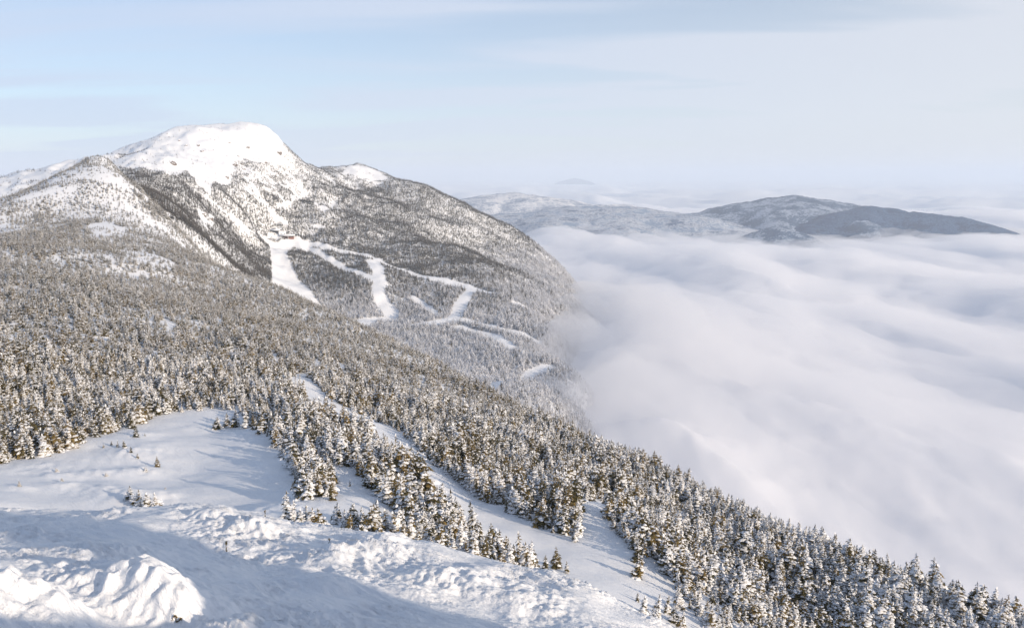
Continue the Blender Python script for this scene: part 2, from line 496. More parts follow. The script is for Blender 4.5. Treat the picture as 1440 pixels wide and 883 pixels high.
def open_ground(x, y):
    m = inside(FIELD, x, y) | inside(SLOPE_CLEARING, x, y) | inside(TRAIL_AREA, x, y) | inside(HOLLOW, x, y)
    d = np.hypot(x, y)
    m |= (d < 260) & (near_line(TRAIL_MID, x, y) < np.interp(d, [95, 130, 150, 230], [6.2, 5.2, 4.0, 3.4]))
    far = d > 850
    m |= far & (inside(RUN_MAIN, x, y) | inside(RUN_FOOT, x, y))
    for p, w in RUNS:
        m |= far & (near_line(p, x, y) < w * (1 + 0.25 * perlin(x / 30, y / 30, 77)))
    return m


def tree_chance(x, y):
    d = np.hypot(x, y)
    n = fbm(x / 60, y / 60, 3, 41) + 0.6 * fbm(x / 14, y / 14, 2, 43)
    k = np.ones_like(x)
    a_ = np.arctan2(x, y)
    basin = (d > 760) & (land_z(x, y) < -178)
    hi = smooth(380, 900, d) * (d < 1250) * ~basin * (1 - 0.7 * smooth(A_KNOB, A_KNOB + 0.05, a_))
    k -= hi * np.clip(0.16 + 0.6 * n, 0, 0.8)
    k -= (d < 420) * 0.55 * smooth(.28, .42, perlin(x / 5.5 + 9, y / 5.5, 58)) 
    k -= (d < 380) * np.clip((n - 0.75) * 0.9, 0, 0.5)
    far = (d > 1250) | basin
    k -= far * np.clip(-0.03 + 0.2 * n, 0, 0.4)
    for p, s in SNOWS:
        m = inside(p, x, y)
        k = np.where(m, np.clip((1 - s) * (1.0 + 1.6 * n), 0, 1), k)
    k = np.where((d > 2050) & (a_ < A_TOP) & (land_z(x, y) > 30), np.minimum(k, 0.07), k)
    k = np.where((a_ < A_RIDGE) & (d > 1400), np.clip(0.04 + 0.12 * n, 0, 1), k)
    for p, w in GULLIES:
        m = near_line(p, x, y) < w * (0.8 + 0.9 * perlin(x / 25, y / 25, 5))
        k = np.where(m, k * 0.08, k)
    a = np.arctan2(x, y)
    k = np.where((d < 99) & (a > A_GAP[0]) & (a < A_GAP[1]), 0, k)
    k = np.where((d < 86) & (a >= A_GAP[1]) & (a < A_GAP[2]), np.minimum(k, 0.5), k)
    k = np.where(open_ground(x, y), 0, k)
    return k


# ---------------------------------------------------------------- materials
def new_mat(name):
    m = bpy.data.materials.new(name)
    m.use_nodes = True
    return m, m.node_tree, m.node_tree.nodes['Principled BSDF']


def noise(nt, scale, detail=3, rough=0.5, coord='Object', vec=None, scl=None):
    if vec is None:
        tc = nd(nt, 'ShaderNodeTexCoord'); vec = tc.outputs[coord]
    if scl is not None:
        mp = nd(nt, 'ShaderNodeMapping'); mp.inputs['Scale'].default_value = scl
        nt.links.new(vec, mp.inputs['Vector']); vec = mp.outputs[0]
    n = nd(nt, 'ShaderNodeTexNoise')
    n.inputs['Scale'].default_value = scale; n.inputs['Detail'].default_value = detail; n.inputs['Roughness'].default_value = rough
    nt.links.new(vec, n.inputs['Vector'])
    return n


def bump(nt, b, srcs):
    """chain of bumps: (noise node, strength, distance)"""
    prev = None
    for n, s, dist in srcs:
        bp = nd(nt, 'ShaderNodeBump'); bp.inputs['Strength'].default_value = s; bp.inputs['Distance'].default_value = dist
        nt.links.new(n.outputs['Fac'], bp.inputs['Height'])
        if prev: nt.links.new(prev.outputs[0], bp.inputs['Normal'])
        prev = bp
    nt.links.new(prev.outputs[0], b.inputs['Normal'])


def ramp(nt, src, stops):
    r = nd(nt, 'ShaderNodeValToRGB')
    r.color_ramp.elements[0].position = stops[0][0]; r.color_ramp.elements[0].color = stops[0][1] + (1,)
    r.color_ramp.elements[1].position = stops[-1][0]; r.color_ramp.elements[1].color = stops[-1][1] + (1,)
    for p, c in stops[1:-1]:
        e = r.color_ramp.elements.new(p); e.color = c + (1,)
    nt.links.new(src, r.inputs['Fac'])
    return r


M_SNOW, nt, b = new_mat('snow')
b.inputs['Roughness'].default_value = 0.65
b.inputs['Specular IOR Level'].default_value = 0.25
n = noise(nt, 0.4, 6, 0.6)
r = ramp(nt, n.outputs['Fac'], [(0.3, (0.83, 0.855, 0.90)), (0.7, (0.90, 0.905, 0.92))])
nt.links.new(r.outputs[0], b.inputs['Base Color'])
tc_ = nd(nt, 'ShaderNodeTexCoord')
mp_ = nd(nt, 'ShaderNodeMapping'); mp_.inputs['Rotation'].default_value = (0, 0, math.radians(36.9)); nt.links.new(tc_.outputs['Object'], mp_.inputs['Vector'])
bump(nt, b, [(noise(nt, 1.0, 5, 0.62, vec=mp_.outputs[0], scl=(0.9, 4.5, 1.5)), 0.9, 0.14), (noise(nt, 1.6, 4, 0.6), 0.35, 0.06), (noise(nt, 13, 4, 0.65), 0.9, 0.03)])

M_TSNOW, nt, b = new_mat('tree_snow')
b.inputs['Roughness'].default_value = 0.7
b.inputs['Specular IOR Level'].default_value = 0.2
b.inputs['Base Color'].default_value = (0.86, 0.87, 0.90, 1)
bump(nt, b, [(noise(nt, 9, 3, 0.6), 0.6, 0.05)])

M_FROST, nt, b = new_mat('hoar_frost')
b.inputs['Roughness'].default_value = 0.8
b.inputs['Base Color'].default_value = (0.66, 0.67, 0.71, 1)


def foliage(name, c1, c2, c3):
    m, nt, b = new_mat(name)
    b.inputs['Roughness'].default_value = 0.75
    b.inputs['Specular IOR Level'].default_value = 0.2
    oi = nd(nt, 'ShaderNodeObjectInfo')
    n = noise(nt, 5, 3, 0.6)
    ad = nd(nt, 'ShaderNodeMath', operation='MULTIPLY_ADD')
    nt.links.new(oi.outputs['Random'], ad.inputs[0]); ad.inputs[1].default_value = 0.5
    nt.links.new(n.outputs['Fac'], ad.inputs[2])
    r = ramp(nt, ad.outputs[0], [(0.35, c1), (0.7, c2), (1.05, c3)])
    nt.links.new(r.outputs[0], b.inputs['Base Color'])
    return m


M_FOL = foliage('fir_needles', (0.030, 0.034, 0.014), (0.10, 0.080, 0.028), (0.22, 0.155, 0.055))
M_FOLFAR = foliage('fir_needles_far', (0.022, 0.022, 0.014), (0.046, 0.037, 0.021), (0.09, 0.066, 0.035))
M_BARK, nt, b = new_mat('bark')
b.inputs['Roughness'].default_value = 0.9
r = ramp(nt, noise(nt, 8, 4, 0.6).outputs['Fac'], [(0.3, (0.05, 0.038, 0.03)), (0.7, (0.14, 0.11, 0.085))])
nt.links.new(r.outputs[0], b.inputs['Base Color'])
bump(nt, b, [(noise(nt, 20, 3, 0.6), 0.6, 0.02)])
M_ROCK, nt, b = new_mat('schist')
b.inputs['Roughness'].default_value = 0.85
r = ramp(nt, noise(nt, 0.3, 6, 0.65).outputs['Fac'], [(0.3, (0.07, 0.06, 0.055)), (0.5, (0.16, 0.13, 0.115)), (0.7, (0.26, 0.22, 0.19))])
nt.links.new(r.outputs[0], b.inputs['Base Color'])
bump(nt, b, [(noise(nt, 0.6, 6, 0.7), 0.9, 0.8)])


# ---------------------------------------------------------------- mesh helpers
def raw_mesh(name, verts, quads=None, tris=None, smooth_shade=False, mats=(), matidx=None):
    me = bpy.data.meshes.new(name)
    verts = np.asarray(verts, float)
    me.vertices.add(len(verts)); me.vertices.foreach_set('co', verts.ravel())
    parts, tot = [], []
    if quads is not None and len(quads): parts.append(np.asarray(quads).ravel()); tot += [4] * len(quads)
    if tris is not None and len(tris): parts.append(np.asarray(tris).ravel()); tot += [3] * len(tris)
    idx = np.concatenate(parts); tot = np.array(tot)
    me.loops.add(len(idx)); me.loops.foreach_set('vertex_index', idx.astype(np.int32))
    me.polygons.add(len(tot)); me.polygons.foreach_set('loop_start', (np.cumsum(tot) - tot).astype(np.int32))
    me.update(calc_edges=True)
    if smooth_shade: me.polygons.foreach_set('use_smooth', np.ones(len(tot), bool))
    for m in mats: me.materials.append(m)
    if matidx is not None: me.polygons.foreach_set('material_index', np.asarray(matidx, np.int32))
    me.validate()
    return me


def link(name, me, parent=None, kind=None, label=None, cat=None, group=None, coll=None):
    if name in ('snow_load', 'needles'): kind = 'stuff'
    o = bpy.data.objects.new(name, me)
    (coll or scene.collection).objects.link(o)
    if parent: o.parent = parent
    tag(o, kind, label, cat, group)
    return o


def tag(o, kind=None, label=None, cat=None, group=None):
    if kind: o['kind'] = kind
    if label: o['label'] = label
    if cat: o['category'] = cat
    if group: o['group'] = group


def grid_faces(n, m, flip=False):
    i = np.arange(n * m).reshape(n, m)
    f = np.stack([i[:-1, :-1], i[1:, :-1], i[1:, 1:], i[:-1, 1:]], -1).reshape(-1, 4)
    return f[:, ::-1] if flip else f


# ---------------------------------------------------------------- close relief of the snow
def mound_list():
    out = []
    for u, v, h, r in [(240, 842, 0.7, 0.8), (212, 826, 0.45, 1.2), (188, 810, 0.3, 1.2), (258, 852, 0.25, 0.5),
                       (45, 872, 0.5, 1.2), (78, 852, 0.45, 0.7), (10, 842, 0.5, 0.8),
                       (375, 738, 0.35, 0.7), (350, 728, 0.45, 1.6), (305, 722, 0.3, 1.0), (545, 760, 0.4, 0.6), (560, 752, 0.3, 0.5), (400, 880, 0.35, 0.8),
                       (330, 876, 0.35, 0.8), (470, 812, 0.3, 0.7), (640, 800, 0.22, 1.0), (740, 825, 0.25, 1.2), (480, 770, 0.35, 1.8)]:
        x, y = hit(u, v)
        out.append((x, y, h, r))
    return out


MOUNDS = mound_list()
FIELD_MOUNDS = [(hit(u, v, 70), h, r) for u, v, h, r in [(185, 640, 0.9, 5), (145, 668, 0.7, 3.5), (80, 672, 0.6, 3), (90, 685, 0.5, 2.5), (205, 665, 0.8, 3), (205, 700, 0.9, 4), (28, 688, 0.4, 2),
                                                       (150, 690, 0.6, 5), (60, 660, 0.6, 6), (200, 612, 0.5, 3), (430, 690, 0.8, 4), (395, 718, 0.8, 5)]]


SHADE_KNOLL = (9.7, 8.7, 3.5)       # heights of the unseen knoll lobes added to shade the foreground


def close_relief(x, y, d):
    z = np.zeros_like(x)
    w = (1 - smooth(46, 60, d)) * smooth(3, 8, d)
    cs, sn = 0.80, -0.60
    s = x * cs + y * sn; t = -x * sn + y * cs
    wx = fbm(x / 5, y / 5, 2, 61)
    big = 0.30 * fbm(x / 8 + 0.4, y / 8, 2, 60) + 0.16 * fbm(x / 2.6, y / 2.6, 2, 62)
    feather = ridged(s / 1.9 + 0.5 * wx, t / 0.42 + 0.9 * wx, 3, 63) * 0.10
    lumps = 0.0
    for sc, am, sd_ in ((0.9, 0.045, 64), (0.34, 0.030, 65), (0.16, 0.02, 66)):
        lumps = lumps + am * (1 - 2.2 * np.abs(perlin(x / sc + wx, y / sc - wx, sd_)))
    mk = smooth(-0.35, 0.35, fbm(x / 3.2, y / 3.2, 2, 67))
    mk2 = smooth(-0.2, 0.5, fbm(x / 4.1, y / 4.1, 2, 68))
    z += w * (-0.42 + big + feather * (0.4 + 0.8 * mk2) + lumps * (0.25 + 0.95 * mk))
    for mx, my, h, r in MOUNDS:
        ms = (x - mx) * cs + (y - my) * sn; mt = -(x - mx) * sn + (y - my) * cs
        ms = np.where(ms < 0, ms * 0.55, ms)      # tails drawn out down the wind
        rr = np.hypot(ms, mt) / r * (1 + 0.22 * perlin(x / .9 + 3, y / .9, 75) + .12 * perlin(x / .3, y / .3, 76))
        z += h * np.exp(-np.maximum(rr, 0) ** 2.6) * (1 + .12 * perlin(x / .4, y / .4, 78))
    # snow knoll added outside the view, right of the camera, to shade the foreground
    ks = x * .8 - y * .6; kn_ = x * .6 + y * .8
    z += SHADE_KNOLL[0] * np.exp(-np.hypot((ks - 17) / 8.0, (kn_ - 13.2) / 3.3) ** 3.4)
    z += SHADE_KNOLL[1] * np.exp(-np.hypot((ks - 19) / 8.0, (kn_ - 2.5) / 8.2) ** 4)
    z += SHADE_KNOLL[2] * np.exp(-np.hypot((ks - 19) / 7.0, (kn_ - 7.7) / 2.1) ** 2.6)
    kw = np.exp(-((ks - 17) / 10.0) ** 2 - ((kn_ - 8) / 9.0) ** 2)
    z += kw * (1.1 * fbm(x / 4.2, y / 4.2, 4, 101, .55) + 0.5 * ridged(x / 1.7, y / 1.7, 2, 102))
    # the open field: wind-smoothed, with low drifts round the buried shrubs
    fw = smooth(58, 75, d) * (1 - smooth(180, 230, d))
    z += fw * 0.10 * fbm(s / 9, t / 3.5, 3, 71)
    for (mx, my), h, r in FIELD_MOUNDS:
        rr = np.hypot((x - mx), (y - my)) / r
        z += h * np.exp(-rr ** 2) * (1 + 0.35 * perlin(x / 1.3, y / 1.3, 73))
    return z


def ground_z(x, y):
    x = np.asarray(x, float); y = np.asarray(y, float)
    d = np.hypot(x, y)
    return land_z(x, y) + close_relief(x, y, d)


def gz(x, y):
    return float(ground_z(np.array([x]), np.array([y]))[0])


# ---------------------------------------------------------------- ground
def rows(seg, last):
    r = [np.exp(np.linspace(math.log(a), math.log(b), n, endpoint=False)) for a, b, n in seg]
    return np.concatenate(r + [np.array([last])])


D = rows([(2, 14, 26), (14, 46, 400), (46, 70, 26), (70, 200, 150), (200, 1000, 150), (1000, 2700, 180), (2700, 9000, 26)], 9000.0)
A = np.concatenate([np.linspace(-math.pi, -0.66, 50, endpoint=False), np.linspace(-0.66, 0.66, 680), np.linspace(0.66, math.pi, 51)[1:]])
AA, DD = np.meshgrid(A, D, indexing='ij')
X = DD * np.sin(AA); Y = DD * np.cos(AA)
Z = ground_z(X, Y)
gq = grid_faces(*X.shape)
gv = np.stack([X, Y, Z], -1).reshape(-1, 3)
# close the sheet under the camera
n0, m0 = X.shape
c_i = len(gv)
gv = np.vstack([gv, [[0, 0, float(Z[:, 0].mean())]]])
fan = np.array([[c_i, i * m0, (i + 1) * m0] for i in range(n0 - 1)])[:, ::-1]
ground = link('ground', raw_mesh('ground', gv, gq, fan, True, [M_SNOW]), kind='structure')

# horizon table used to leave out trees the photograph cannot show
_ga = np.linspace(-0.72, 0.72, 600); _gt = np.linspace(math.log(14), math.log(3000), 700)
_A, _T = np.meshgrid(_ga, _gt, indexing='ij')
_D = np.exp(_T)
_Q = land_z(_D * np.sin(_A), _D * np.cos(_A)) / _D
_RM = np.maximum.accumulate(_Q, axis=1)


def seen(x, y, ztop, margin):
    a = np.arctan2(x, y); t = np.log(np.hypot(x, y))
    ia = np.clip(((a - _ga[0]) / (_ga[1] - _ga[0])).round().astype(int), 0, len(_ga) - 1)
    it = np.clip(((t - 0.02 - _gt[0]) / (_gt[1] - _gt[0])).astype(int), 0, len(_gt) - 1)
    return ztop / np.exp(t) + margin > _RM[ia, it]


# ---------------------------------------------------------------- sea of cloud
SEA = -300.0


def sea_z(x, y):
    d = np.hypot(x, y)
    rx = x * 0.98 + y * 0.20; ry = -x * 0.20 + y * 0.98     # long swells run nearly away from the camera
    w1 = 0.35 * fbm(x / 2300, y / 2300, 2, 99)
    z = 52 * fbm(rx / 560 + w1, ry / 2100, 3, 81) + 26 * fbm(rx / 1500, ry / 1500, 3, 83)
    z += 15 * fbm(rx / 190 + w1, ry / 420, 4, 85) * (1 - smooth(3500, 9000, d))
    z += 70 * (fbm(x / 5200, y / 5200, 4, 87)) * smooth(5000, 12000, d)
    z += 3.0 * fbm(rx / 55 + w1, ry / 90, 3, 89) * (1 - smooth(1800, 4000, d))
    z += 24 * (ridged(rx / 330 + w1, ry / 620, 4, 96, 0.45) - .3) * smooth(-.5, .6, fbm(x / 900, y / 1500, 2, 97)) * (1 - smooth(4500, 9000, d))
    z *= 1 - 0.6 * np.exp(-((d - 4700) / 800) ** 2) * smooth(0.05, 0.25, np.arctan2(x, y))
    # towards the lower right the sea sinks a little
    z -= 25 * (1 - smooth(300, 900, d))
    return SEA + z


M_CLOUD, nt, b = new_mat('cloud')
b.inputs['Base Color'].default_value = (0.84, 0.85, 0.885, 1)
b.inputs['Roughness'].default_value = 1.0
b.inputs['Specular IOR Level'].default_value = 0.0

D = rows([(120, 9000, 330), (9000, 90000, 90)], 90000.0)
A = np.concatenate([np.linspace(-math.pi, -0.72, 36, endpoint=False), np.linspace(-0.72, 0.72, 330), np.linspace(0.72, math.pi, 37)[1:]])
AA, DD = np.meshgrid(A, D, indexing='ij')
X = DD * np.sin(AA); Y = DD * np.cos(AA)
DECK_DROP = 30.0
Z = sea_z(X, Y) - DECK_DROP * (1 - smooth(6500, 8600, DD))
cloud_sea = link('cloud_sea', raw_mesh('cloud_sea', np.stack([X, Y, Z], -1).reshape(-1, 3), grid_faces(*X.shape), None, True, [M_CLOUD]), kind='structure')

# the loose top of the cloud: a closed body of mist lying on the deck
D = rows([(150, 8600, 300)], 8600.0)
A = np.linspace(-0.95, 0.95, 330)
AA, DD = np.meshgrid(A, D, indexing='ij')
X = DD * np.sin(AA); Y = DD * np.cos(AA)
edge = smooth(6500, 8600, DD)
rx = X * 0.98 + Y * 0.20; ry = -X * 0.20 + Y * 0.98
ZT = sea_z(X, Y) + (1 - edge) * (6 + 10 * fbm(rx / 210, ry / 420, 3, 91) + 6 * fbm(X / 70, Y / 110, 3, 92)) - edge * 6
bank = np.exp(-((X - 190) / 190) ** 2 - ((Y - 1300) / 520) ** 2)
ZT += bank * (30 + 42 * fbm(X / 110, Y / 170, 4, 94))
ZT += 14 * (1 - edge) * (ridged(rx / 120, ry / 170, 3, 98, .45) - .5) * smooth(-.3, .4, fbm(X / 420, Y / 600, 2, 93))
ZB = sea_z(X, Y) - DECK_DROP - 25
ZT = np.maximum(ZT, ZB + 2)
n_, m_ = X.shape
vt = np.stack([X, Y, ZT], -1).reshape(-1, 3); vb = np.stack([X, Y, ZB], -1).reshape(-1, 3)
ft = grid_faces(n_, m_); fb = grid_faces(n_, m_, True) + n_ * m_
idx = np.arange(n_ * m_).reshape(n_, m_)


def skirt(e):
    return np.stack([e[:-1], e[1:], e[1:] + n_ * m_, e[:-1] + n_ * m_], -1)


sk = np.vstack([skirt(idx[0, :]), skirt(idx[-1, :])[:, ::-1], skirt(idx[:, 0])[:, ::-1], skirt(idx[:, -1])])
M_MIST = bpy.data.materials.new('mist'); M_MIST.use_nodes = True
nt = M_MIST.node_tree; nt.nodes.clear()
o_ = nd(nt, 'ShaderNodeOutputMaterial'); v_ = nd(nt, 'ShaderNodeVolumePrincipled')
v_.inputs['Color'].default_value = (0.97, 0.97, 0.985, 1); v_.inputs['Density'].default_value = 0.008; v_.inputs['Anisotropy'].default_value = 0.25
nt.links.new(v_.outputs[0], o_.inputs['Volume'])
mist = link('mist', raw_mesh('mist', np.vstack([vt, vb]), np.vstack([ft, fb, sk]), None, True, [M_MIST]), kind='stuff', label='soft white mist along the top of the cloud sea', cat='mist')


# ---------------------------------------------------------------- hills that stand out of the cloud
def far_pt(u, v, d):
    a, q = pix(u, v)
    return np.array([d * math.sin(a), d * math.cos(a), d * float(q)])


def forest_hill_mat(name, lo, hi, white, t0, t1, scale):
    m, nt, b = new_mat(name)
    b.inputs['Roughness'].default_value = 0.9
    b.inputs['Specular IOR Level'].default_value = 0.1
    n1 = noise(nt, scale, 6, 0.75)
    n2 = noise(nt, scale * 0.12, 4, 0.55)
    ad = nd(nt, 'ShaderNodeMath', operation='MULTIPLY_ADD')
    nt.links.new(n2.outputs['Fac'], ad.inputs[0]); ad.inputs[1].default_value = 0.9
    nt.links.new(n1.outputs['Fac'], ad.inputs[2])
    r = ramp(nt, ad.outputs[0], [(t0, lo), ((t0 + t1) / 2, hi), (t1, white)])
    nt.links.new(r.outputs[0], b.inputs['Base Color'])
    bump(nt, b, [(noise(nt, scale, 5, 0.7), 1.0, 5.0)])
    return m


M_HILL_D = forest_hill_mat('haze_tinted_spruce_hill', (0.006, 0.026, 0.085), (0.014, 0.044, 0.12), (0.09, 0.16, 0.28), 0.85, 1.35, 0.085)  # spruce, frost and snow colours here carry painted blue distance haze
M_HILL_B = forest_hill_mat('haze_tinted_frost_hill', (0.02, 0.045, 0.10), (0.06, 0.11, 0.20), (0.34, 0.39, 0.48), 0.72, 1.22, 0.085)
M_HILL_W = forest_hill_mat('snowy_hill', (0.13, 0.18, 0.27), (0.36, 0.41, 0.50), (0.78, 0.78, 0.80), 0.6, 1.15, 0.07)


M_HILL_A = forest_hill_mat('haze_tinted_rime_hill', (0.08, 0.13, 0.23), (0.22, 0.29, 0.40), (0.70, 0.71, 0.74), 0.80, 1.2, 0.07)  # rime and forest colours with blue haze painted in


def hill(ridge, mat, slope=0.42, back=0.35, seed=0, rough=20, seedz=-420, spur=0.5):
    R = np.array([far_pt(*p) for p in ridge])
    x0, x1 = R[:, 0].min() - 900, R[:, 0].max() + 900
    y0, y1 = R[:, 1].min() - 1200, R[:, 1].max() + 900
    gx, gy = np.meshgrid(np.linspace(x0, x1, 210), np.linspace(y0, y1, 150), indexing='ij')
    z = np.full(gx.shape, -1e9)
    for a, b_ in zip(R[:-1], R[1:]):
        dx, dy = b_[0] - a[0], b_[1] - a[1]
        t = np.clip(((gx - a[0]) * dx + (gy - a[1]) * dy) / (dx * dx + dy * dy), 0, 1)
        px_ = a[0] + t * dx; py_ = a[1] + t * dy
        ds = np.hypot(gx - px_, gy - py_)
        sl = np.where(gy < py_, slope, back)
        sp = 1 + spur * perlin(gx / 330 + seed, gy / 600, seed + 3) * smooth(0, 500, ds)
        z = np.maximum(z, a[2] + t * (b_[2] - a[2]) - sl * sp * (np.sqrt(ds * ds + 60 ** 2) - 60))
    z += rough * 0.6 * fbm(gx / 300, gy / 300, 3, seed + 11) + rough * 0.45 * ridged(gx / 190, gy / 300, 3, seed + 12) - rough * 0.3
    z += 3.5 * fbm(gx / 26, gy / 26, 2, seed + 13)
    z = np.maximum(z, seedz)
    return link('hill', raw_mesh('hill', np.stack([gx, gy, z], -1).reshape(-1, 3), grid_faces(*gx.shape, flip=False), None, True, [mat]), kind='structure')


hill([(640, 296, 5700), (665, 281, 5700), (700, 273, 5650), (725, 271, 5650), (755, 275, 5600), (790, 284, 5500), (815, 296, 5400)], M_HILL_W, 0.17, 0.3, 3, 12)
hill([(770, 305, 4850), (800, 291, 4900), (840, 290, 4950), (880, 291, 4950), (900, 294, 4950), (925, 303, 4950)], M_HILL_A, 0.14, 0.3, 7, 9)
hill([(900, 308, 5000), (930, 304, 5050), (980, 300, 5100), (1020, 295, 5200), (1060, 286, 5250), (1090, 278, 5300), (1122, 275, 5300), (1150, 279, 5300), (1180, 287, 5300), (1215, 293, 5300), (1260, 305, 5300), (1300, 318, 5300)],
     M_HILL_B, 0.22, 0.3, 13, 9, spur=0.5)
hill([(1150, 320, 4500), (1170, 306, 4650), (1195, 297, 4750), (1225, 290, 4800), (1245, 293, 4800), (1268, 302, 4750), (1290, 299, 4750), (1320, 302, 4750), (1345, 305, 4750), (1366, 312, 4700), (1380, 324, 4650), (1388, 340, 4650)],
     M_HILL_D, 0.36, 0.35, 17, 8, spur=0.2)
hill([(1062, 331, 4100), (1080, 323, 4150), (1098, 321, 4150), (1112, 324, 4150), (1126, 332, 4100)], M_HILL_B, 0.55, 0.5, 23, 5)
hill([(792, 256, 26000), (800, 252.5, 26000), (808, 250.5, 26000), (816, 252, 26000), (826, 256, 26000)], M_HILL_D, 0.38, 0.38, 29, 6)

# ---------------------------------------------------------------- trees
def fir_geometry(seed, h=1.0, R=0.27, whorls=10, per=7, load=0.6, leafs=5, pad_hd=True, spread=0.0, base=0.03, thick=1.0):
    """returns (bark, foliage, snow): each (verts, tris); unit height"""
    r = random.Random(seed)
    fv, ff, sv, sf, bv, bf = [], [], [], [], [], []
    lean = (r.uniform(-.04, .04), r.uniform(-.04, .04))
    lop = [r.uniform(0.72, 1.2) for _ in range(6)]

    def axis(t):
        return Vector((lean[0] * t * t, lean[1] * t * t, t * h))

    k = 5
    for j, t in enumerate((-0.12, 0.0, 0.5, 0.98)):
        c = axis(t); rr = 0.022 * (1.05 - max(t, 0)) * (1.2 if j == 0 else 1)
        for i in range(k):
            a = i * 2 * math.pi / k
            bv.append((c.x + rr * math.cos(a), c.y + rr * math.sin(a), c.z))
    for j in range(3):
        for i in range(k):
            a, b_, c, d_ = j * k + i, j * k + (i + 1) % k, (j + 1) * k + (i + 1) % k, (j + 1) * k + i
            bf += [(a, b_, c), (a, c, d_)]

    def tri(V, Fc, a, b_, c):
        n = len(V); V += [tuple(a), tuple(b_), tuple(c)]; Fc.append((n, n + 1, n + 2))

    def pad(p0, p1, w, ht):
        """a lump of snow lying along p0-p1"""
        d_ = (p1 - p0)
        side = Vector((-d_.y, d_.x, 0))
        if side.length < 1e-5: side = Vector((1, 0, 0))
        side.normalize()
        up = Vector((0, 0, 1))
        n = len(sv)
        if pad_hd:
            for q, ww, hh in ((0.0, 0.45, 0.5), (0.35, 1.0, 1.0), (0.75, 0.85, 0.8)):
                c = p0 + d_ * q
                j1, j2 = r.uniform(.75, 1.25), r.uniform(.75, 1.25)
                sv.extend([tuple(c - side * w * ww * j1 - up * ht * .35), tuple(c + up * ht * hh * r.uniform(.8, 1.3)), tuple(c + side * w * ww * j2 - up * ht * .35)])
            sv.append(tuple(p0 - d_ * .12)); sv.append(tuple(p1 - up * ht * .3))
            for q in range(2):
                a = n + q * 3
                sf.extend([(a, a + 3, a + 4), (a, a + 4, a + 1), (a + 1, a + 4, a + 5), (a + 1, a + 5, a + 2)])
            sf.extend([(n + 9, n, n + 1), (n + 9, n + 1, n + 2), (n + 10, n + 7, n + 6), (n + 10, n + 8, n + 7)])
        else:
            c = p0 + d_ * .45
            sv.extend([tuple(p0), tuple(c - side * w - up * ht * .3), tuple(p1 - up * ht * .3), tuple(c + side * w - up * ht * .3), tuple(c + up * ht)])
            sf.extend([(n, n + 1, n + 4), (n + 1, n + 2, n + 4), (n + 2, n + 3, n + 4), (n + 3, n, n + 4)])

    for wi in range(whorls):
        t0 = base + (0.97 - base) * (wi / whorls) ** 0.92
        prof = R * (1 - t0) ** 0.78 * (0.75 + 0.25 * min(1, t0 / 0.12)) + 0.02
        cnt = max(3, int(round(per * (1 - 0.45 * t0))))
        off = r.uniform(0, 6.28)
        for bi in range(cnt):
            az = off + bi * 2 * math.pi / cnt + r.uniform(-.35, .35)
            t = min(0.985, max(0.01, t0 + r.uniform(-.03, .03)))
            L = prof * r.uniform(.62, 1.15) * lop[int((az % 6.283) / 6.284 * 6)]
            o = axis(t)
            dr = Vector((math.cos(az), math.sin(az), 0))
            rise = r.uniform(-.05, .22) * (0.3 + t)
            p1 = o + dr * L * .55 + Vector((0, 0, L * rise))
            p2 = o + dr * L + Vector((0, 0, L * (rise - r.uniform(.12, .42))))
            side = Vector((-dr.y, dr.x, 0))
            w = L * .42 * thick
            # needles: tent-like fans on both sides of the branch and a drooping tip
            if leafs >= 4:
                for s in (-1, 1):
                    for q in range(leafs // 2):
                        f0 = 0.12 + 0.3 * q + r.uniform(-.05, .05)
                        c0 = o.lerp(p1, f0 / .55) if f0 < .55 else p1.lerp(p2, (f0 - .55) / .45)
                        f1 = min(1, f0 + .34)
                        c1 = o.lerp(p1, f1 / .55) if f1 < .55 else p1.lerp(p2, (f1 - .55) / .45)
                        out = c1 + side * s * w * r.uniform(.6, 1.15) * (1.1 - f0 * .6) - Vector((0, 0, w * r.uniform(.1, .55)))
                        tri(fv, ff, c0, c1, out)
                        out2 = c0.lerp(c1, .4) + side * s * w * r.uniform(.4, .9) + Vector((0, 0, w * r.uniform(-.5, .25)))
                        tri(fv, ff, c0, out2, c1)
                tri(fv, ff, p1 - side * w * .4, p1 + side * w * .4, p2 + Vector((0, 0, -.02)))
                tri(fv, ff, o + Vector((0, 0, .02)), p1 + side * w * .2 - Vector((0, 0, w * .5)), p2)
            else:
                tri(fv, ff, o, p1 + side * w, p2 - side * w * .3)
                tri(fv, ff, o, p1 - side * w - Vector((0, 0, w * .4)), p2 + side * w * .3)
            if r.random() < load:
                a = o.lerp(p1, r.uniform(.0, .35)); b_ = p1.lerp(p2, r.uniform(.5, 1.02))
                lift = Vector((0, 0, 0.008 + 0.05 * w))
                pad(a + lift, b_ + lift, w * r.uniform(.55, .95) * (0.7 + 0.5 * load), w * r.uniform(.28, .5) * (0.7 + 0.5 * load))
                if pad_hd and r.random() < load * .45:
                    c = p1.lerp(p2, r.uniform(.1, .7)) + side * w * r.choice((-1, 1)) * .6
                    pad(c, c + dr * L * .3 - Vector((0, 0, L * .1)), w * .35, w * .28)
    # leader
    top = axis(1.0)
    tri(fv, ff, axis(.88) + Vector((.02, 0, 0)), axis(.88) - Vector((.02, 0, 0)), top)
    tri(fv, ff, axis(.88) + Vector((0, .02, 0)), axis(.88) - Vector((0, .02, 0)), top)
    if load > .45: pad(axis(.9) + Vector((.012, 0, 0)), top + Vector((0.006, 0, 0.0)), .02, .02)
    return (bv, bf), (fv, ff), (sv, sf)


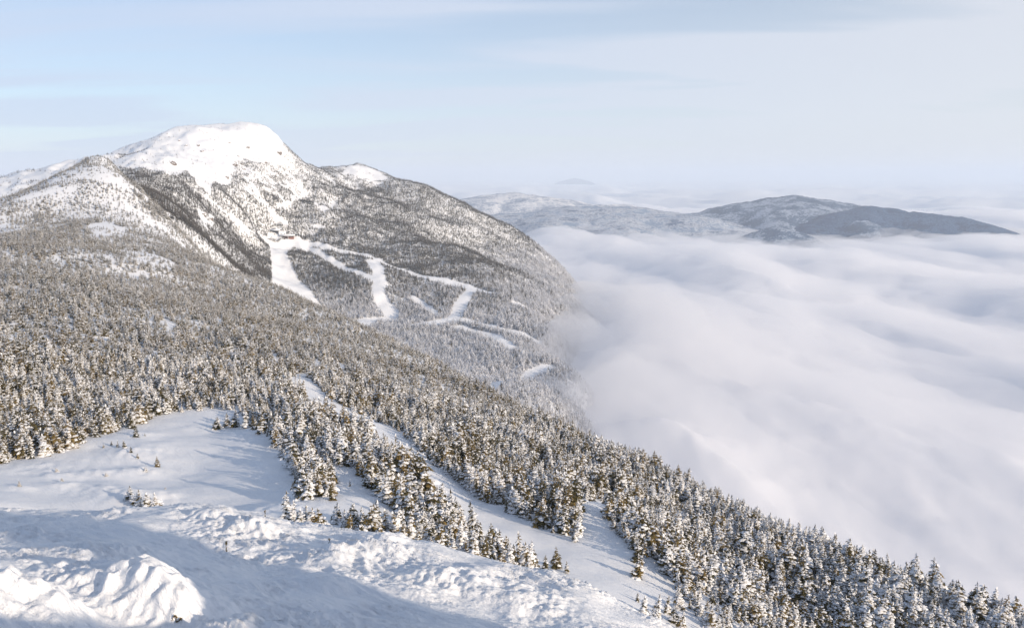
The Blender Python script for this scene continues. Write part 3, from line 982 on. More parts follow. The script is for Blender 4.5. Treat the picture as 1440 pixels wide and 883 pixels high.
def merged(name, g, mats):
    V, Fc, Mi = [], [], []
    for k, (v, f) in enumerate(g):
        n = len(V); V += v; Fc += [tuple(i + n for i in t) for t in f]; Mi += [k] * len(f)
    return raw_mesh(name, V, None, Fc, False, mats, Mi)


def source_collection(name, meshes):
    c = bpy.data.collections.new(name)
    for i, me in enumerate(meshes):
        o = bpy.data.objects.new('%s_%02d' % (name, i), me)
        c.objects.link(o)
    return c


HD = [fir_geometry(100 + i, R=[.25, .29, .22, .27, .33, .24, .28, .26, .31, .23][i], whorls=11, per=8, load=[.45, .55, .7, .8, .6, .9, .35, .95, .75, .5][i], leafs=4) for i in range(10)]
HD_LOAD = [.45, .55, .7, .8, .6, .9, .35, .95, .75, .5]
HD_PARTS = [(raw_mesh('trunk', g[0][0], None, g[0][1], True, [M_BARK]), raw_mesh('crown', g[1][0], None, g[1][1], False, [M_FOL]),
             raw_mesh('snow_load', g[2][0], None, g[2][1], False, [M_TSNOW])) for g in HD]
NEAR = source_collection('near_fir', [merged('near_fir', g, [M_BARK, M_FOL, M_TSNOW]) for g in HD])
MD = source_collection('mid_fir', [merged('mid_fir', fir_geometry(200 + i, R=.24 + .03 * (i % 4), whorls=8, per=6, load=.5 + .05 * i, leafs=4, pad_hd=False), [M_BARK, M_FOL, M_TSNOW]) for i in range(10)])
# far trees: variants run from nearly bare (0) to white with rime (9)
LD = source_collection('far_fir', [merged('far_fir', fir_geometry(300 + i, R=.22 + .02 * (i % 3), whorls=5, per=5, load=(.03 + .075 * i if i < 10 else .55 + .15 * (i - 10)), leafs=2, pad_hd=False, thick=1.5),
                                          [M_BARK, M_FOLFAR if i < 10 else M_FROST, M_TSNOW]) for i in range(13)])


def scatter(x, y, rs):
    """keep the candidates the land allows"""
    z = land_z(x, y)
    k = tree_chance(x, y)
    return rs.random(len(x)) < k


def candidates(d0, d1, amax, spacing, seed):
    rs = np.random.default_rng(seed)
    xs = np.arange(-d1 * math.sin(amax), d1 * math.sin(amax), spacing)
    ys = np.arange(0, d1, spacing)
    gx, gy = np.meshgrid(xs, ys)
    gx = gx.ravel() + rs.uniform(-.62, .62, gx.size) * spacing
    gy = gy.ravel() + rs.uniform(-.62, .62, gy.size) * spacing
    d = np.hypot(gx, gy); a = np.arctan2(gx, gy)
    m = (d > d0) & (d < d1) & (np.abs(a) < amax)
    gx, gy = gx[m], gy[m]
    z = land_z(gx, gy)
    m = (z > -372) & seen(gx, gy, z + 6, 0.012)
    gx, gy = gx[m], gy[m]
    m = rs.random(len(gx)) < tree_chance(gx, gy)
    return gx[m], gy[m], rs


def tree_height(x, y):
    d = np.hypot(x, y); a = np.arctan2(x, y)
    z = land_z(x, y)
    h = np.interp(d, [90, 150, 220, 350, 600, 1000, 1250, 1300, 1800, 2600], [3.4, 3.5, 3.4, 3.1, 2.8, 2.3, 2.3, 5.4, 5.2, 4.6])
    left = smooth(-0.05, -0.30, a) * (d < 240)
    h = h * (1 - 0.08 * left)
    h = h * np.interp(d, [80, 98], [.68, 1.0])
    h = h * np.where((d > 850) & (d < 1300) & (a > A_KNOB), 1.6, 1.0)
    h = h * (1 + 0.28 * perlin(x / 8.5, y / 8.5, 59) * (d < 500))
    h = np.where((d > 760) & (z < -178), np.maximum(h, 5.0), h)
    # dwarfed towards the bare summits
    h = np.where(d > 1500, h * np.interp(z, [-40, 30, 120], [1.0, 0.66, 0.42]), h)
    h *= 1 + 0.26 * fbm(x / 22, y / 22, 2, 55) + 0.16 * fbm(x / 70, y / 70, 2, 56)
    return h


def instancer(name, coll, pts, kind='stuff', label=None, cat=None):
    """one object whose points each carry a tree (x, y, z, scale, width, rot, variant)"""
    pts = np.asarray(pts, float)
    me = bpy.data.meshes.new(name)
    me.vertices.add(len(pts)); me.vertices.foreach_set('co', pts[:, :3].ravel())
    for an, arr, ty in (('tree_scale', np.stack([pts[:, 3] * pts[:, 4], pts[:, 3] * pts[:, 4], pts[:, 3]], -1).ravel(), 'FLOAT_VECTOR'),
                        ('tree_rot', np.stack([pts[:, 7], pts[:, 8], pts[:, 5]], -1).ravel(), 'FLOAT_VECTOR')):
        at = me.attributes.new(an, ty, 'POINT'); at.data.foreach_set('vector', arr)
    at = me.attributes.new('tree_kind', 'INT', 'POINT'); at.data.foreach_set('value', pts[:, 6].astype(np.int32))
    o = link(name, me, kind=kind, label=label, cat=cat)
    ng = bpy.data.node_groups.new(name, 'GeometryNodeTree')
    ng.interface.new_socket('Geometry', in_out='INPUT', socket_type='NodeSocketGeometry')
    ng.interface.new_socket('Geometry', in_out='OUTPUT', socket_type='NodeSocketGeometry')
    gi = ng.nodes.new('NodeGroupInput'); go = ng.nodes.new('NodeGroupOutput')
    ci = ng.nodes.new('GeometryNodeCollectionInfo'); ci.inputs['Collection'].default_value = coll
    ci.inputs['Separate Children'].default_value = True; ci.inputs['Reset Children'].default_value = True
    ip = ng.nodes.new('GeometryNodeInstanceOnPoints'); ip.inputs['Pick Instance'].default_value = True

    def att(nm, ty):
        a = ng.nodes.new('GeometryNodeInputNamedAttribute'); a.data_type = ty; a.inputs['Name'].default_value = nm
        return a.outputs['Attribute']
    L = ng.links.new
    L(gi.outputs[0], ip.inputs['Points']); L(ci.outputs[0], ip.inputs['Instance'])
    L(att('tree_kind', 'INT'), ip.inputs['Instance Index'])
    L(att('tree_scale', 'FLOAT_VECTOR'), ip.inputs['Scale'])
    e2r = ng.nodes.new('FunctionNodeEulerToRotation'); L(att('tree_rot', 'FLOAT_VECTOR'), e2r.inputs[0]); L(e2r.outputs[0], ip.inputs['Rotation'])
    L(ip.outputs[0], go.inputs[0])
    md = o.modifiers.new('trees', 'NODES'); md.node_group = ng
    return o


def table(x, y, rs, kinds, hmul=1.0, sink=0.06):
    h = tree_height(x, y) * np.exp(np.clip(rs.normal(0, .36, len(x)), -1.0, .45)) * hmul
    h = np.where(rs.random(len(x)) < .2, h * .6, h)
    z = ground_z(x, y) - sink * h
    return np.stack([x, y, z, h, rs.uniform(.85, 1.45, len(x)), rs.uniform(0, 6.28, len(x)), kinds, rs.normal(0, .075, len(x)), rs.normal(0, .075, len(x))], -1)


# near forest (78 - 240 m)
x, y, rs = candidates(78, 250, 0.74, 1.5, 5)
kn = np.clip((4.0 + 2.4 * smooth(0.12, 0.35, np.arctan2(x, y)) + 4.2 * fbm(x / 16, y / 16, 3, 51) + rs.normal(0, 2.4, len(x))).round(), 0, 9)
near_t = table(x, y, rs, kn)
ord_load = np.argsort(HD_LOAD)
near_t[:, 6] = ord_load[near_t[:, 6].astype(int)]
# middle forest
x, y, rs = candidates(250, 1230, 0.72, 2.5, 6)
d = np.hypot(x, y)
keep = ~((d > 760) & (land_z(x, y) < -178))
x, y, d = x[keep], y[keep], d[keep]
kn = np.clip((3.0 + 4.0 * fbm(x / 30, y / 30, 3, 52) + 2.0 * smooth(350, 900, d) + rs.normal(0, 2.2, len(x))).round(), 0, 9)
mid_t = table(x, y, rs, kn)
# far forest
x, y, rs = candidates(760, 2900, 0.72, 3.0, 7)
z = land_z(x, y); d = np.hypot(x, y)
keep = (d > 1230) | (z < -178)
x, y, z, d = x[keep], y[keep], z[keep], d[keep]
lo = smooth(-165, -250, z)
hi = smooth(20, 110, z)
kn = -1.5 + 5.6 * lo + 2.2 * hi + 1.6 * fbm(x / 90, y / 90, 3, 53) + rs.normal(0, 1.5, len(x))
dark = inside(poly_world([(165, 240), (300, 262), (300, 330), (230, 330), (190, 270)], 1250), x, y)
kn = np.where(dark, kn - 1.0, kn)
kn = np.clip(kn.round(), 0, 9)
fr2 = smooth(1950, 2080, d) * smooth(-168, -232, z)
kn = np.where(rs.random(len(x)) < np.maximum(0.9 * fr2, 0.95 * smooth(-180, -245, z + 14 * fbm(x / 120, y / 120, 2, 57))), 10 + rs.integers(0, 3, len(x)), kn)
far_t = table(x, y, rs, kn)
far_t[:, 4] *= 1.5
far_t[:, 3] *= 1 + 0.25 * smooth(-170, -260, far_t[:, 2])
mid_t[:, 4] *= 1.25
# low brush poking through the snow of the big peak

# the trees the photograph shows largest become single things
pu, pv = project(near_t[:, 0], near_t[:, 1], near_t[:, 2])
tu, tv = project(near_t[:, 0], near_t[:, 1], near_t[:, 2] + near_t[:, 3])
size = pv - tv
infr = (pu > 4) & (pu < W - 4) & (tv < H - 14) & seen(near_t[:, 0], near_t[:, 1], near_t[:, 2] + near_t[:, 3] * .35, 0)
score = np.where(infr, size, -1)
pick = np.argsort(-score)[:240]
single = np.zeros(len(near_t), bool); single[pick] = True
instancer('fir_forest', NEAR, near_t[~single], label='snow covered firs of the near slope standing too close to count', cat='forest')
instancer('fir_forest', MD, mid_t, label='dwarf firs dusted with snow covering the broad left hand ridge', cat='forest')
instancer('fir_forest', LD, far_t, label='distant frosted fir forest on the big mountain round the ski runs', cat='forest')

# ---------------------------------------------------------------- the mountain station
def box(V, Fc, x0, x1, y0, y1, z0, z1):
    n = len(V)
    V += [(x0, y0, z0), (x1, y0, z0), (x1, y1, z0), (x0, y1, z0), (x0, y0, z1), (x1, y0, z1), (x1, y1, z1), (x0, y1, z1)]
    Fc += [tuple(n + i for i in f) for f in ((0, 3, 2, 1), (4, 5, 6, 7), (0, 1, 5, 4), (1, 2, 6, 5), (2, 3, 7, 6), (3, 0, 4, 7))]


def boxes(name, lst, mat, parent):
    V, Fc = [], []
    for b_ in lst: box(V, Fc, *b_)
    return link(name, raw_mesh(name, V, Fc, None, False, [mat]), parent)


def flat_mat(name, col, rough=0.8, sc=1.5, var=0.25):
    m, nt, b = new_mat(name)
    b.inputs['Roughness'].default_value = rough
    r = ramp(nt, noise(nt, sc, 4, 0.6).outputs['Fac'], [(0.3, tuple(c * (1 - var) for c in col)), (0.7, tuple(min(1, c * (1 + var)) for c in col))])
    nt.links.new(r.outputs[0], b.inputs['Base Color'])
    return m


M_BRICK = flat_mat('red_brown_boards', (0.20, 0.085, 0.06))
M_DARK = flat_mat('dark_cladding', (0.035, 0.035, 0.04))
M_GREYW = flat_mat('weathered_timber', (0.20, 0.17, 0.14))
M_STEEL = flat_mat('galvanised_steel', (0.16, 0.17, 0.18), 0.5)
M_PANE, nt, b = new_mat('window_pane')
b.inputs['Base Color'].default_value = (0.02, 0.025, 0.03, 1); b.inputs['Roughness'].default_value = 0.08


def empty(name, x, y, z, rot=0, label=None, cat=None, group=None):
    o = bpy.data.objects.new(name, None)
    scene.collection.objects.link(o)
    o.location = (x, y, z); o.rotation_euler = (0, 0, rot)
    tag(o, None, label, cat, group)
    return o


def gable(name, x0, x1, y0, y1, z0, h, over, mat, parent, th=0.8):
    """a low gabled roof slab, ridge along x"""
    ym = (y0 + y1) / 2
    a, b_, c, d_ = x0 - over, x1 + over, y0 - over, y1 + over
    V = [(a, c, z0), (b_, c, z0), (b_, ym, z0 + h), (a, ym, z0 + h), (b_, d_, z0), (a, d_, z0)]
    V += [(x, y, z + th) for x, y, z in V]
    Fc = [(0, 3, 2, 1), (3, 5, 4, 2), (6, 7, 8, 9), (9, 8, 10, 11), (0, 1, 7, 6), (1, 2, 8, 7), (2, 4, 10, 8), (4, 5, 11, 10), (5, 3, 9, 11), (3, 0, 6, 9)]
    return link(name, raw_mesh(name, V, Fc, None, False, [mat]), parent)


lx, ly = hit(404, 334, 1200)
lodge = empty('lodge', lx, ly, gz(lx, ly) - 1.0, math.radians(12), 'red brown lodge with thick snow roof at the top of the widest run', 'building')
boxes('wall', [(-14, 14, -5, 6, -3, 4.2)], M_BRICK, lodge)
gable('roof', -14, 14, -5, 6, 4.2, 1.8, 2.6, M_DARK, lodge, 0.5)
gable('roof_snow', -14, 14, -5, 6, 4.75, 1.8, 2.4, M_TSNOW, lodge, 1.0)
for wx in (-11, -7.5, -4, 3.2, 6.7, 10.2):
    f_ = boxes('window', [(wx, wx + 2.4, -5.12, -5.003, 1.2, 3.2)], M_DARK, lodge)
    boxes('pane', [(wx + .2, wx + 2.2, -5.16, -5.124, 1.4, 3.0)], M_PANE, f_)
boxes('door', [(-0.6, 1.2, -5.12, -5.003, -1.0, 2.6)], M_GREYW, lodge)
boxes('pillar', [(1.8, 2.5, -6.6, -5.9, -3, 4.6)], M_TSNOW, lodge)
boxes('chimney', [(-6, -4.6, 1.5, 3, 5, 9)], M_GREYW, lodge)
tx, ty = hit(388, 330, 1200)
term = empty('lift_station', tx, ty + 6, gz(tx, ty + 6) - 1.0, math.radians(-8), 'dark open fronted lift station under snow, left of the red brown lodge', 'building')
boxes('wall', [(-11, -9.5, -7, 8, -3, 6), (7.5, 9, -7, 8, -3, 6), (-9.5, 7.5, 6.5, 8, -3, 6)], M_TSNOW, term)
boxes('bullwheel_housing', [(-7, 5, -4, 5, 2.6, 5.2)], M_DARK, term)
gable('roof', -11, 9, -7, 8, 6, 2.2, 1.0, M_DARK, term, 0.6)
gable('roof_snow', -11, 9, -7, 8, 6.65, 2.2, 0.8, M_TSNOW, term, 1.3)
dx_, dy_ = hit(380, 338, 1200)
deck = empty('wooden_platform', dx_, dy_, gz(dx_, dy_) - 0.5, math.radians(10), 'weathered wooden platform with braced posts below the lift station', 'platform')
boxes('deck', [(-9, 9, -3, 3, 3.2, 3.7)], M_GREYW, deck)
for px_ in (-8.6, -4.4, 0, 4.4, 8.6):
    boxes('post', [(px_ - .25, px_ + .25, -2.9, -2.4, -2, 3.2)], M_GREYW, deck)
boxes('railing', [(-9, 9, -2.95, -2.8, 4.7, 4.9), (-9, 9, -2.95, -2.8, 4.2, 4.3)] + [(q_, q_ + .15, -2.93, -2.82, 3.7, 4.7) for q_ in (-9, -4.6, -.1, 4.4, 8.8)], M_GREYW, deck)
boxes('snow_cover', [(-8.9, 8.9, -2.7, 2.9, 3.703, 4.1)], M_TSNOW, deck)

wx_, wy_ = hit(648, 449, 1150)
tower = empty('lift_tower', wx_, wy_, gz(wx_, wy_), math.radians(30), 'slim steel lift tower beside the bend where two ski runs join', 'lift tower')


def prism(V, Fc, p0, p1, r0, r1, k=8):
    p0, p1 = Vector(p0), Vector(p1)
    q_ = (p1 - p0).to_track_quat('Z', 'Y')
    n = len(V)
    for p, r_ in ((p0, r0), (p1, r1)):
        for i in range(k):
            a = i * 2 * math.pi / k
            V.append(tuple(p + q_ @ Vector((r_ * math.cos(a), r_ * math.sin(a), 0))))
    for i in range(k):
        j = (i + 1) % k
        Fc.append((n + i, n + j, n + k + j, n + k + i))


V, Fc = [], []; prism(V, Fc, (0, 0, -2), (0, 0, 11.5), .55, .38); link('pole', raw_mesh('pole', V, Fc, None, True, [M_STEEL]), tower)
boxes('crossarm', [(-3.2, 3.2, -.25, .25, 11.3, 11.8)], M_STEEL, tower)
for s_ in (-3, 3):
    boxes('sheave_train', [(s_ - .2, s_ + .2, -2.0, 2.0, 11.0, 11.28)], M_DARK, tower)


# ---------------------------------------------------------------- crags of the bare summits
def rock_mesh(seed, sx, sy, sz):
    import bmesh
    bm = bmesh.new()
    bmesh.ops.create_icosphere(bm, subdivisions=3, radius=1)
    rr = random.Random(seed)
    offs = (rr.uniform(0, 90), rr.uniform(0, 90))
    from mathutils import noise as mn
    for v in bm.verts:
        p = v.co.copy()
        k_ = 1 + .38 * mn.noise(Vector((p.x * 1.3 + offs[0], p.y * 1.3 + offs[1], p.z * 1.3))) + .16 * mn.noise(Vector((p.x * 4 + offs[0], p.y * 4, p.z * 4)))
        # slabs: steps in height
        v.co = Vector((p.x * sx * k_, p.y * sy * k_, round(p.z * k_ * 3.5) / 3.5 * sz * .6 + p.z * k_ * sz * .4))
    me = bpy.data.meshes.new('rock_face')
    bm.to_mesh(me); bm.free()
    me.materials.append(M_ROCK); me.materials.append(M_TSNOW)
    for p in me.polygons:
        p.material_index = 1 if p.normal.z > .62 else 0
    return me


CRAGS = [((243, 230), 9, 'dark crag on the snow shoulder left of and below the summit'), ((279, 205), 5, 'small rock outcrop high in the summit snow, upper of a slanting pair'),
         ((284, 213), 5, 'small rock outcrop high in the summit snow, lower of a slanting pair'), ((262, 205), 4, 'thin ledge of rock left of the slanting pair of outcrops'),
         ((252, 198), 4, 'highest rock outcrop on the left edge of the summit snow'), ((322, 201), 5, 'rock outcrop just under the right half of the summit crest'),
         ((349, 208), 6, 'rock outcrop at the top of the brushy right face'), ((392, 215), 9, 'dark crag high on the right hand edge of the summit'),
         ((373, 229), 6, 'rock outcrop in the middle of the brushy right face'), ((330, 232), 7, 'broad flat crag left of the twin boulders below the summit'),
         ((340, 231), 5, 'upper of the twin boulders below the summit'), ((343, 238), 5, 'lower of the twin boulders below the summit'),
         ((319, 250), 6, 'rock outcrop at the foot of the central summit snow'), ((335, 220), 4, 'smallest crag in the centre of the summit face'),
         ((286, 302), 7, 'left slab of the icy cliff above the forest saddle'), ((296, 308), 6, 'right slab of the icy cliff above the forest saddle')]
for i_, ((u_, v_), sz_, lab) in enumerate(CRAGS):
    x_, y_ = hit(u_, v_, 1200)
    me = rock_mesh(i_, sz_ * .8, sz_ * .8, sz_ * .75)
    o = link('rock_outcrop', me, label=lab, cat='rock')
    o.location = (x_, y_, gz(x_, y_) - sz_ * .22)
    o.rotation_euler = (math.radians(14), math.radians(-8 + 5 * (i_ % 4)), math.radians(17 * i_ % 50 - 25))


# ---------------------------------------------------------------- twigs and shrubs in the near snow
def twig(x, y, h, seed, label):
    rr = random.Random(seed)
    z = gz(x, y)
    root = empty('dead_twig', x, y, z - .05, rr.uniform(0, 6), label, 'twig')
    V, Fc = [], []
    top = Vector((rr.uniform(-.1, .1) * h, rr.uniform(-.1, .1) * h, h))
    prism(V, Fc, (0, 0, 0), tuple(top), .014, .007, 6)
    link('stem', raw_mesh('stem', V, Fc, None, True, [M_BARK]), root)
    V, T_ = [], []
    for q_ in range(46):
        t = rr.choice((rr.uniform(.15, .42), rr.uniform(.68, 1.0)))
        c = top * t
        d_ = Vector((rr.uniform(-1, 1), rr.uniform(-1, 1), rr.uniform(-.1, .9))).normalized() * rr.uniform(.04, .10)
        s_ = Vector((rr.uniform(-1, 1), rr.uniform(-1, 1), rr.uniform(-1, 1))).normalized() * .022
        n = len(V); V += [tuple(c - s_), tuple(c + s_), tuple(c + d_)]; T_.append((n, n + 1, n + 2))
    link('needles', raw_mesh('needles', V, None, T_, False, [M_FOL]), root)
    return root


x_, y_ = hit(317, 757); twig(x_, y_, .42, 1, 'thin dark twig with two tufts standing alone in the shaded foreground snow')
x_, y_ = hit(373, 726); twig(x_, y_, .42, 2, 'dark twig on the sunlit top of the foreground crest')
x_, y_ = hit(463, 760); twig(x_, y_, .34, 3, 'crooked dark twig at the edge of the shade near the crest shrubs')
# the rime covered sprig at the foot of the lit mound
x_, y_ = hit(247, 858)
rr = random.Random(8)
sp = empty('fir_sprig', x_, y_, gz(x_, y_) - .03, 0, 'bent dark fir sprig poking out at the foot of the sunlit snow mound', 'sprig')
V, Fc = [], []
for a_, b_ in (((-.10, 0, 0), (-.12, 0, .16)), ((-.12, 0, .16), (-.03, -.02, .26)), ((-.02, 0, .02), (.10, -.04, .10)), ((.10, -.04, .10), (.15, 0, .16)), ((-.02, 0, 0), (0, 0, .28))):
    prism(V, Fc, a_, b_, .014, .010, 6)
link('stem', raw_mesh('stem', V, Fc, None, True, [M_BARK]), sp)
V, T_ = [], []
for cx_, cz_ in ((-.12, .10), (-.05, .24), (0, .2), (.10, .10), (.14, .15), (.02, .05), (-.03, .23), (.12, .12)):
    for q_ in range(26):
        c = Vector((cx_, 0, cz_)); d_ = Vector((rr.uniform(-1, 1), rr.uniform(-1, 1), rr.uniform(-.6, 1))).normalized() * rr.uniform(.03, .08)
        s_ = Vector((rr.uniform(-1, 1), rr.uniform(-1, 1), rr.uniform(-1, 1))).normalized() * .018
        n = len(V); V += [tuple(c - s_), tuple(c + s_), tuple(c + d_)]; T_.append((n, n + 1, n + 2))
link('needles', raw_mesh('needles', V, None, T_, False, [M_FOL]), sp)
sp.scale = (.78, .78, .7)

# ---------------------------------------------------------------- single trees
def fir(variant, x, y, h, width=1.0, rot=0.0, tilt=(0, 0), label=None, group=None, z=None, name='fir_tree', cat='fir tree'):
    root = bpy.data.objects.new(name, None)
    scene.collection.objects.link(root)
    root.location = (x, y, (gz(x, y) if z is None else z))
    root.rotation_euler = (tilt[0], tilt[1], rot)
    root.scale = (h * width, h * width, h)
    root.empty_display_size = 0.3
    tag(root, None, label, cat, group)
    for nm, me in zip(('trunk', 'crown', 'snow_load'), HD_PARTS[variant]):
        link(nm, me, root)
    return root


# ones that stand by themselves: (column, row of the foot), height, width, variant, label
ALONE = [
    ((222, 659), 1.9, 1.1, 6, 'lone small fir in the middle of the open snow field'),
    ((192, 616), 2.7, .95, 6, 'pointed fir clear of the forest at the far left corner of the snow field'),
    ((204, 615), .6, 1.3, 0, 'tiny sapling right beside the pointed fir at the snow field corner'),
    ((306, 603), 2.6, 1.6, 1, 'bushy sunlit fir at the left tip of the tree strip beyond the snow field'),
    ((320, 600), 3.0, 1.4, 0, 'dark fir just right of the bushy one at the tip of the tree strip'),
    ((332, 600), 3.6, 1.3, 1, 'taller fir behind the dark one at the tip of the tree strip'),
    ((146, 631), .6, 1.6, 0, 'leftmost of the dwarf firs lined up in the snow field, barely above the snow'),
    ((157, 628), .9, 1.4, 0, 'second dwarf fir from the left in the slanting row in the snow field'),
    ((166, 633), 1.3, 1.4, 2, 'third and largest dwarf fir of the slanting row in the snow field'),
    ((175, 636), 1.4, 1.3, 1, 'fourth dwarf fir of the slanting row, with a bare spike beside it'),
    ((185, 643), 1.1, 1.4, 6, 'fifth dwarf fir of the slanting row in the snow field'),
    ((194, 648), .9, 1.5, 0, 'last dwarf fir at the lower end of the slanting row'),
    ((28, 689), .8, 1.7, 2, 'dark dwarf fir poking from the snow at the left edge of the field'),
    ((80, 668), .7, 2.2, 7, 'snow buried dwarf fir in the left part of the field, upper of two'),
    ((88, 681), .6, 2.2, 3, 'snow buried dwarf fir in the left part of the field, lower of two'),
    ((150, 673), .6, 2.4, 7, 'low snow crusted dwarf fir between the left pair and the lone fir'),
    ((205, 668), .8, 2.2, 7, 'snow crusted dwarf fir just left of the lone small fir'),
    ((233, 690), .3, 3.0, 7, 'nearly buried dwarf fir below the lone small fir'),
    ((184, 708), 2.2, 1.6, 7, 'white rimed shrub, leftmost of the clump behind the foreground crest'),
    ((195, 716), 2.6, 1.6, 7, 'white rimed shrub, second from the left in the clump behind the crest'),
    ((207, 723), 2.9, 1.7, 3, 'broad rimed shrub with dark green showing, centre of the clump behind the crest'),
    ((220, 724), 3.0, 1.3, 7, 'white rimed shrub, rightmost of the clump behind the foreground crest'),
    ((178, 722), 1.2, 2.0, 7, 'small rimed shrub in front of the clump behind the crest'),
    ((412, 668), 2.0, 1.3, 3, 'short snowy fir at the left edge of the clump right of the snow field'),
    ((424, 674), 3.1, 1.3, 1, 'upper left fir of the clump on the right side of the snow field'),
    ((436, 686), 3.4, 1.2, 0, 'tallest dark fir in the clump on the right side of the snow field'),
    ((447, 678), 3.2, 1.2, 2, 'fir at the back of the clump on the right side of the snow field'),
    ((453, 696), 3.0, 1.1, 4, 'fir in the front middle of the clump on the right side of the snow field'),
    ((466, 704), 2.4, 1.2, 6, 'small fir at the lower right tip of the clump right of the snow field'),
    ((431, 702), 2.0, 1.5, 3, 'squat snowy fir at the foot of the clump right of the snow field'),
    ((459, 683), 2.7, 1.2, 1, 'fir on the right side of the clump right of the snow field'),
    ((505, 668), 2.9, 1.25, 6, 'bare dark fir standing out from the left edge of the tree strip'),
    ((515, 686), 2.2, 1.4, 0, 'short fir in front of the bare dark fir by the tree strip'),
    ((492, 684), 1.0, .8, 6, 'slim sapling left of the short fir by the tree strip'),
    ((498, 712), .6, 1.0, 7, 'snow covered sapling alone on the slope behind the crest'),
    ((767, 800), 2.0, 1.2, 0, 'small fir, left of three by the lower end of the trail'),
    ((783, 799), 3.0, 1.2, 6, 'middle and tallest of three small firs by the lower end of the trail'),
    ((797, 805), 1.6, 1.3, 2, 'small fir, right of three by the lower end of the trail')]
PX_ALONE = []
for (u_, v_), h_, w_, k_, lab in ALONE:
    x_, y_ = hit(u_, v_, 62)
    r_ = random.Random(u_ * 7 + v_)
    fir(k_, x_, y_, h_, w_, r_.uniform(0, 6.28), (r_.uniform(-.04, .04), r_.uniform(-.04, .04)), lab, None, z=gz(x_, y_) - .03 * h_)
# on the crest and just behind it: column, distance, height
CLOSE = [(404, 42.5, 1.9, 1.1, 3, 'thin rimed fir, leftmost of the shrubs on the foreground crest'), (413, 43, 1.7, 1.2, 7, 'rimed shrub on the foreground crest, second from the left'),
         (421, 41.5, 1.2, 1.6, 3, 'low rimed shrub in front of the others on the foreground crest'), (429, 42.5, 1.6, 1.5, 5, 'rimed shrub in the middle of the group on the foreground crest'),
         (438, 42.0, 1.5, 1.5, 8, 'greener shrub right of the middle of the group on the crest'), (449, 42, 1.6, 1.3, 4, 'rimed shrub at the right end of the group on the crest'),
         (455, 42.5, 1.3, 1.5, 7, 'smallest shrub at the far right end of the group on the crest'),
         (834, 60, 2.7, 1.1, 1, 'pointed fir rising behind the right part of the foreground crest, leftmost of a row'), (845, 58, 2.2, 1.3, 2, 'second fir of the row behind the right part of the crest'),
         (856, 60, 2.2, 1.3, 0, 'third fir of the row behind the right part of the crest'), (868, 58, 3.2, 1.2, 4, 'tallest fir of the row behind the right part of the crest'),
         (879, 60, 3.0, 1.2, 1, 'last fir of the row behind the right part of the crest'), (913, 70, 2.4, 1.5, 9, 'rimed fir in the snowy gap right of the foreground crest'),
         (926, 64, 2.6, 1.4, 3, 'broad fir in the snowy gap right of the crest'), (940, 60, 2.6, 1.6, 8, 'bushy fir nearest the right end of the foreground crest'), (900, 84, 1.2, 1.1, 0, 'dark sapling alone in the snowy gap'),
         (956, 58, 2.3, 1.3, 5, 'fir at the right end of the foreground crest by the picture bottom')]
for u_, d_, h_, w_, k_, lab in CLOSE:
    a_ = float(pix(u_, 720)[0]); x_, y_ = d_ * math.sin(a_), d_ * math.cos(a_)
    fir(k_, x_, y_, h_, w_, u_ * 1.7, (0, 0), lab, None, z=gz(x_, y_) - .05)

# the largest of the forest; what each one stands beside is told from where it grows
LAND = [((300, 566), 'the far field edge'), ((150, 600), 'the left field edge'), ((40, 640), 'the far left forest edge'),
        ((390, 610), 'the strip beside the field'), ((470, 610), 'the upper trail'), ((560, 660), 'the strip by the trail'),
        ((610, 735), 'the thick crest clump'), ((665, 755), 'the dark trail-side firs'), ((735, 785), 'the clump below the trail'),
        ((600, 610), 'the trail bend'), ((690, 690), 'the right trail bank'), ((770, 740), 'the trail mouth clump'),
        ((800, 690), 'the woods above the hollow'), ((880, 720), 'the right hollow rim'), ((920, 770), 'the lower hollow rim'),
        ((980, 830), 'the crest end'), ((1000, 740), 'the slope right of the hollow'), ((1060, 860), 'the bottom edge'),
        ((1080, 790), 'the middle right forest'), ((1180, 870), 'the lower right forest'), ((1200, 800), 'the cloudward forest rim'),
        ((1320, 850), 'the right rim'), ((1400, 875), 'the lower right corner'), ((900, 670), 'the upper rim'), ((1090, 745), 'the central skyline')]
cls = {}
for i in pick:
    t = near_t[i]; u, v = pu[i], pv[i]
    k = min(range(len(LAND)), key=lambda q_: (LAND[q_][0][0] - u) ** 2 + 1.6 * (LAND[q_][0][1] - v) ** 2)
    cls.setdefault(k, []).append(i)


def load_word(l):
    return 'sparsely snowy' if l < .5 else 'snowy' if l < .72 else 'snow-plastered'


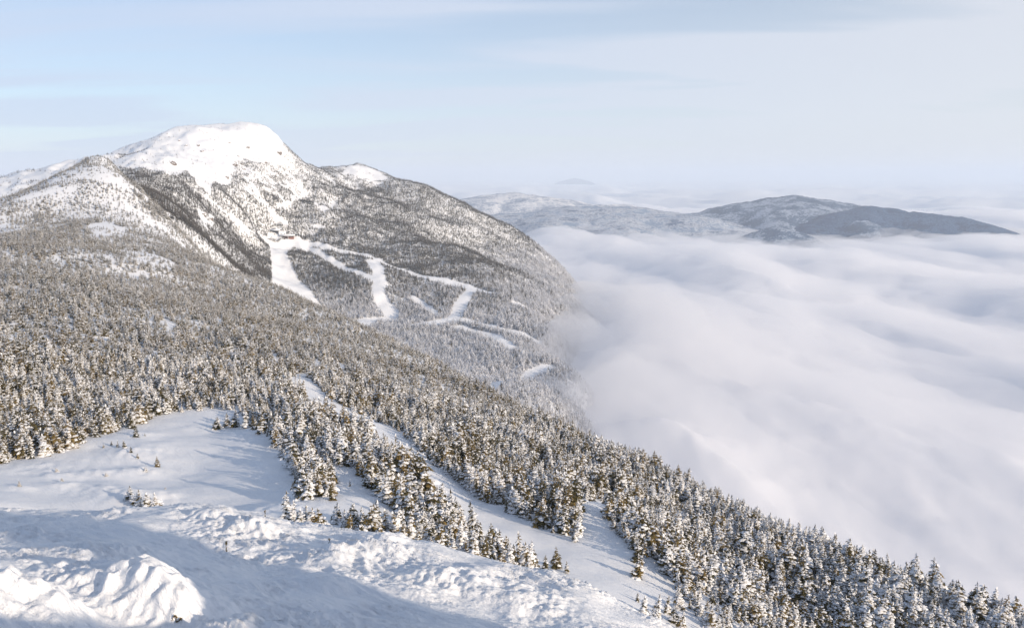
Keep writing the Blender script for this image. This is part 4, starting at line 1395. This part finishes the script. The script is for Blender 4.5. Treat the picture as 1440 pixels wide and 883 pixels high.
for k, ids in cls.items():
    (lu, lv), place = LAND[k]
    hs = np.array([near_t[i, 3] for i in ids]); ws = np.array([near_t[i, 4] for i in ids]); us = np.array([pu[i] for i in ids]); vs = np.array([pv[i] for i in ids])
    special = {}
    for nm, j in (('tallest fir', int(hs.argmax())), ('shortest fir', int(hs.argmin())), ('leftmost large fir', int(us.argmin())), ('rightmost large fir', int(us.argmax())),
                  ('foremost large fir', int(vs.argmax())), ('hindmost large fir', int(vs.argmin())), ('broadest fir', int((ws * hs).argmax())), ('slimmest fir', int(ws.argmin()))):
        special.setdefault(j, nm)
    hm = np.median(hs); wm = np.median(ws)
    seen_l = {}
    labs = []
    for j, i in enumerate(ids):
        lw = load_word(HD_LOAD[int(near_t[i, 6])])
        if j in special:
            labs.append('%s at %s, %s' % (special[j], place, lw))
            continue
        du, dv = us[j] - lu, vs[j] - lv
        side = ('left' if du < 0 else 'right') if abs(du) > abs(dv) else ('back' if dv < 0 else 'front')
        labs.append('%s %s %s fir, %s of %s' % (lw, 'tall' if hs[j] > hm else 'short', 'broad' if ws[j] > wm else 'slender', side, place))
    for l in set(labs):
        js = sorted((j for j in range(len(ids)) if labs[j] == l), key=lambda j: us[j])
        if len(js) == 1: continue
        words = {2: ['left one of two', 'right one of two'], 3: ['leftmost of three', 'middle of three', 'rightmost of three'],
                 4: ['leftmost of four', 'second of four', 'third of four', 'rightmost of four']}.get(len(js))
        if words is None:
            words = ['left end'] + ['second from left', 'third from left', 'fourth from left', 'fifth from left', 'sixth from left', 'seventh from left', 'eighth from left', 'ninth from left'][:len(js) - 2] + ['right end']
        for j, w_ in zip(js, words): labs[j] = labs[j] + ', ' + w_
    for j, i in enumerate(ids):
        t = near_t[i]
        lab = labs[j]
        fir(int(t[6]), t[0], t[1], t[3], t[4], t[5], (t[7], t[8]), lab, 'firs by ' + place, z=t[2])

# ---------------------------------------------------------------- haze
mh = bpy.data.materials.new('haze'); mh.use_nodes = True
nt = mh.node_tree; nt.nodes.clear()
o_ = nd(nt, 'ShaderNodeOutputMaterial'); v_ = nd(nt, 'ShaderNodeVolumePrincipled')
v_.inputs['Color'].default_value = (0.80, 0.89, 1.0, 1); v_.inputs['Density'].default_value = 8.5e-5; v_.inputs['Anisotropy'].default_value = 0.0
nt.links.new(v_.outputs[0], o_.inputs['Volume'])
q = 95000.0; zt = 260.0; zb = -4600.0
hv = [(-q, -q, zb), (q, -q, zb), (q, q, zb), (-q, q, zb), (-q, -q, zt), (q, -q, zt), (q, q, zt), (-q, q, zt)]
hf = [(0, 3, 2, 1), (4, 5, 6, 7), (0, 1, 5, 4), (1, 2, 6, 5), (2, 3, 7, 6), (3, 0, 4, 7)]
link('haze', raw_mesh('haze', hv, hf, None, False, [mh]), kind='stuff', label='thin blue winter haze over the whole valley', cat='haze')
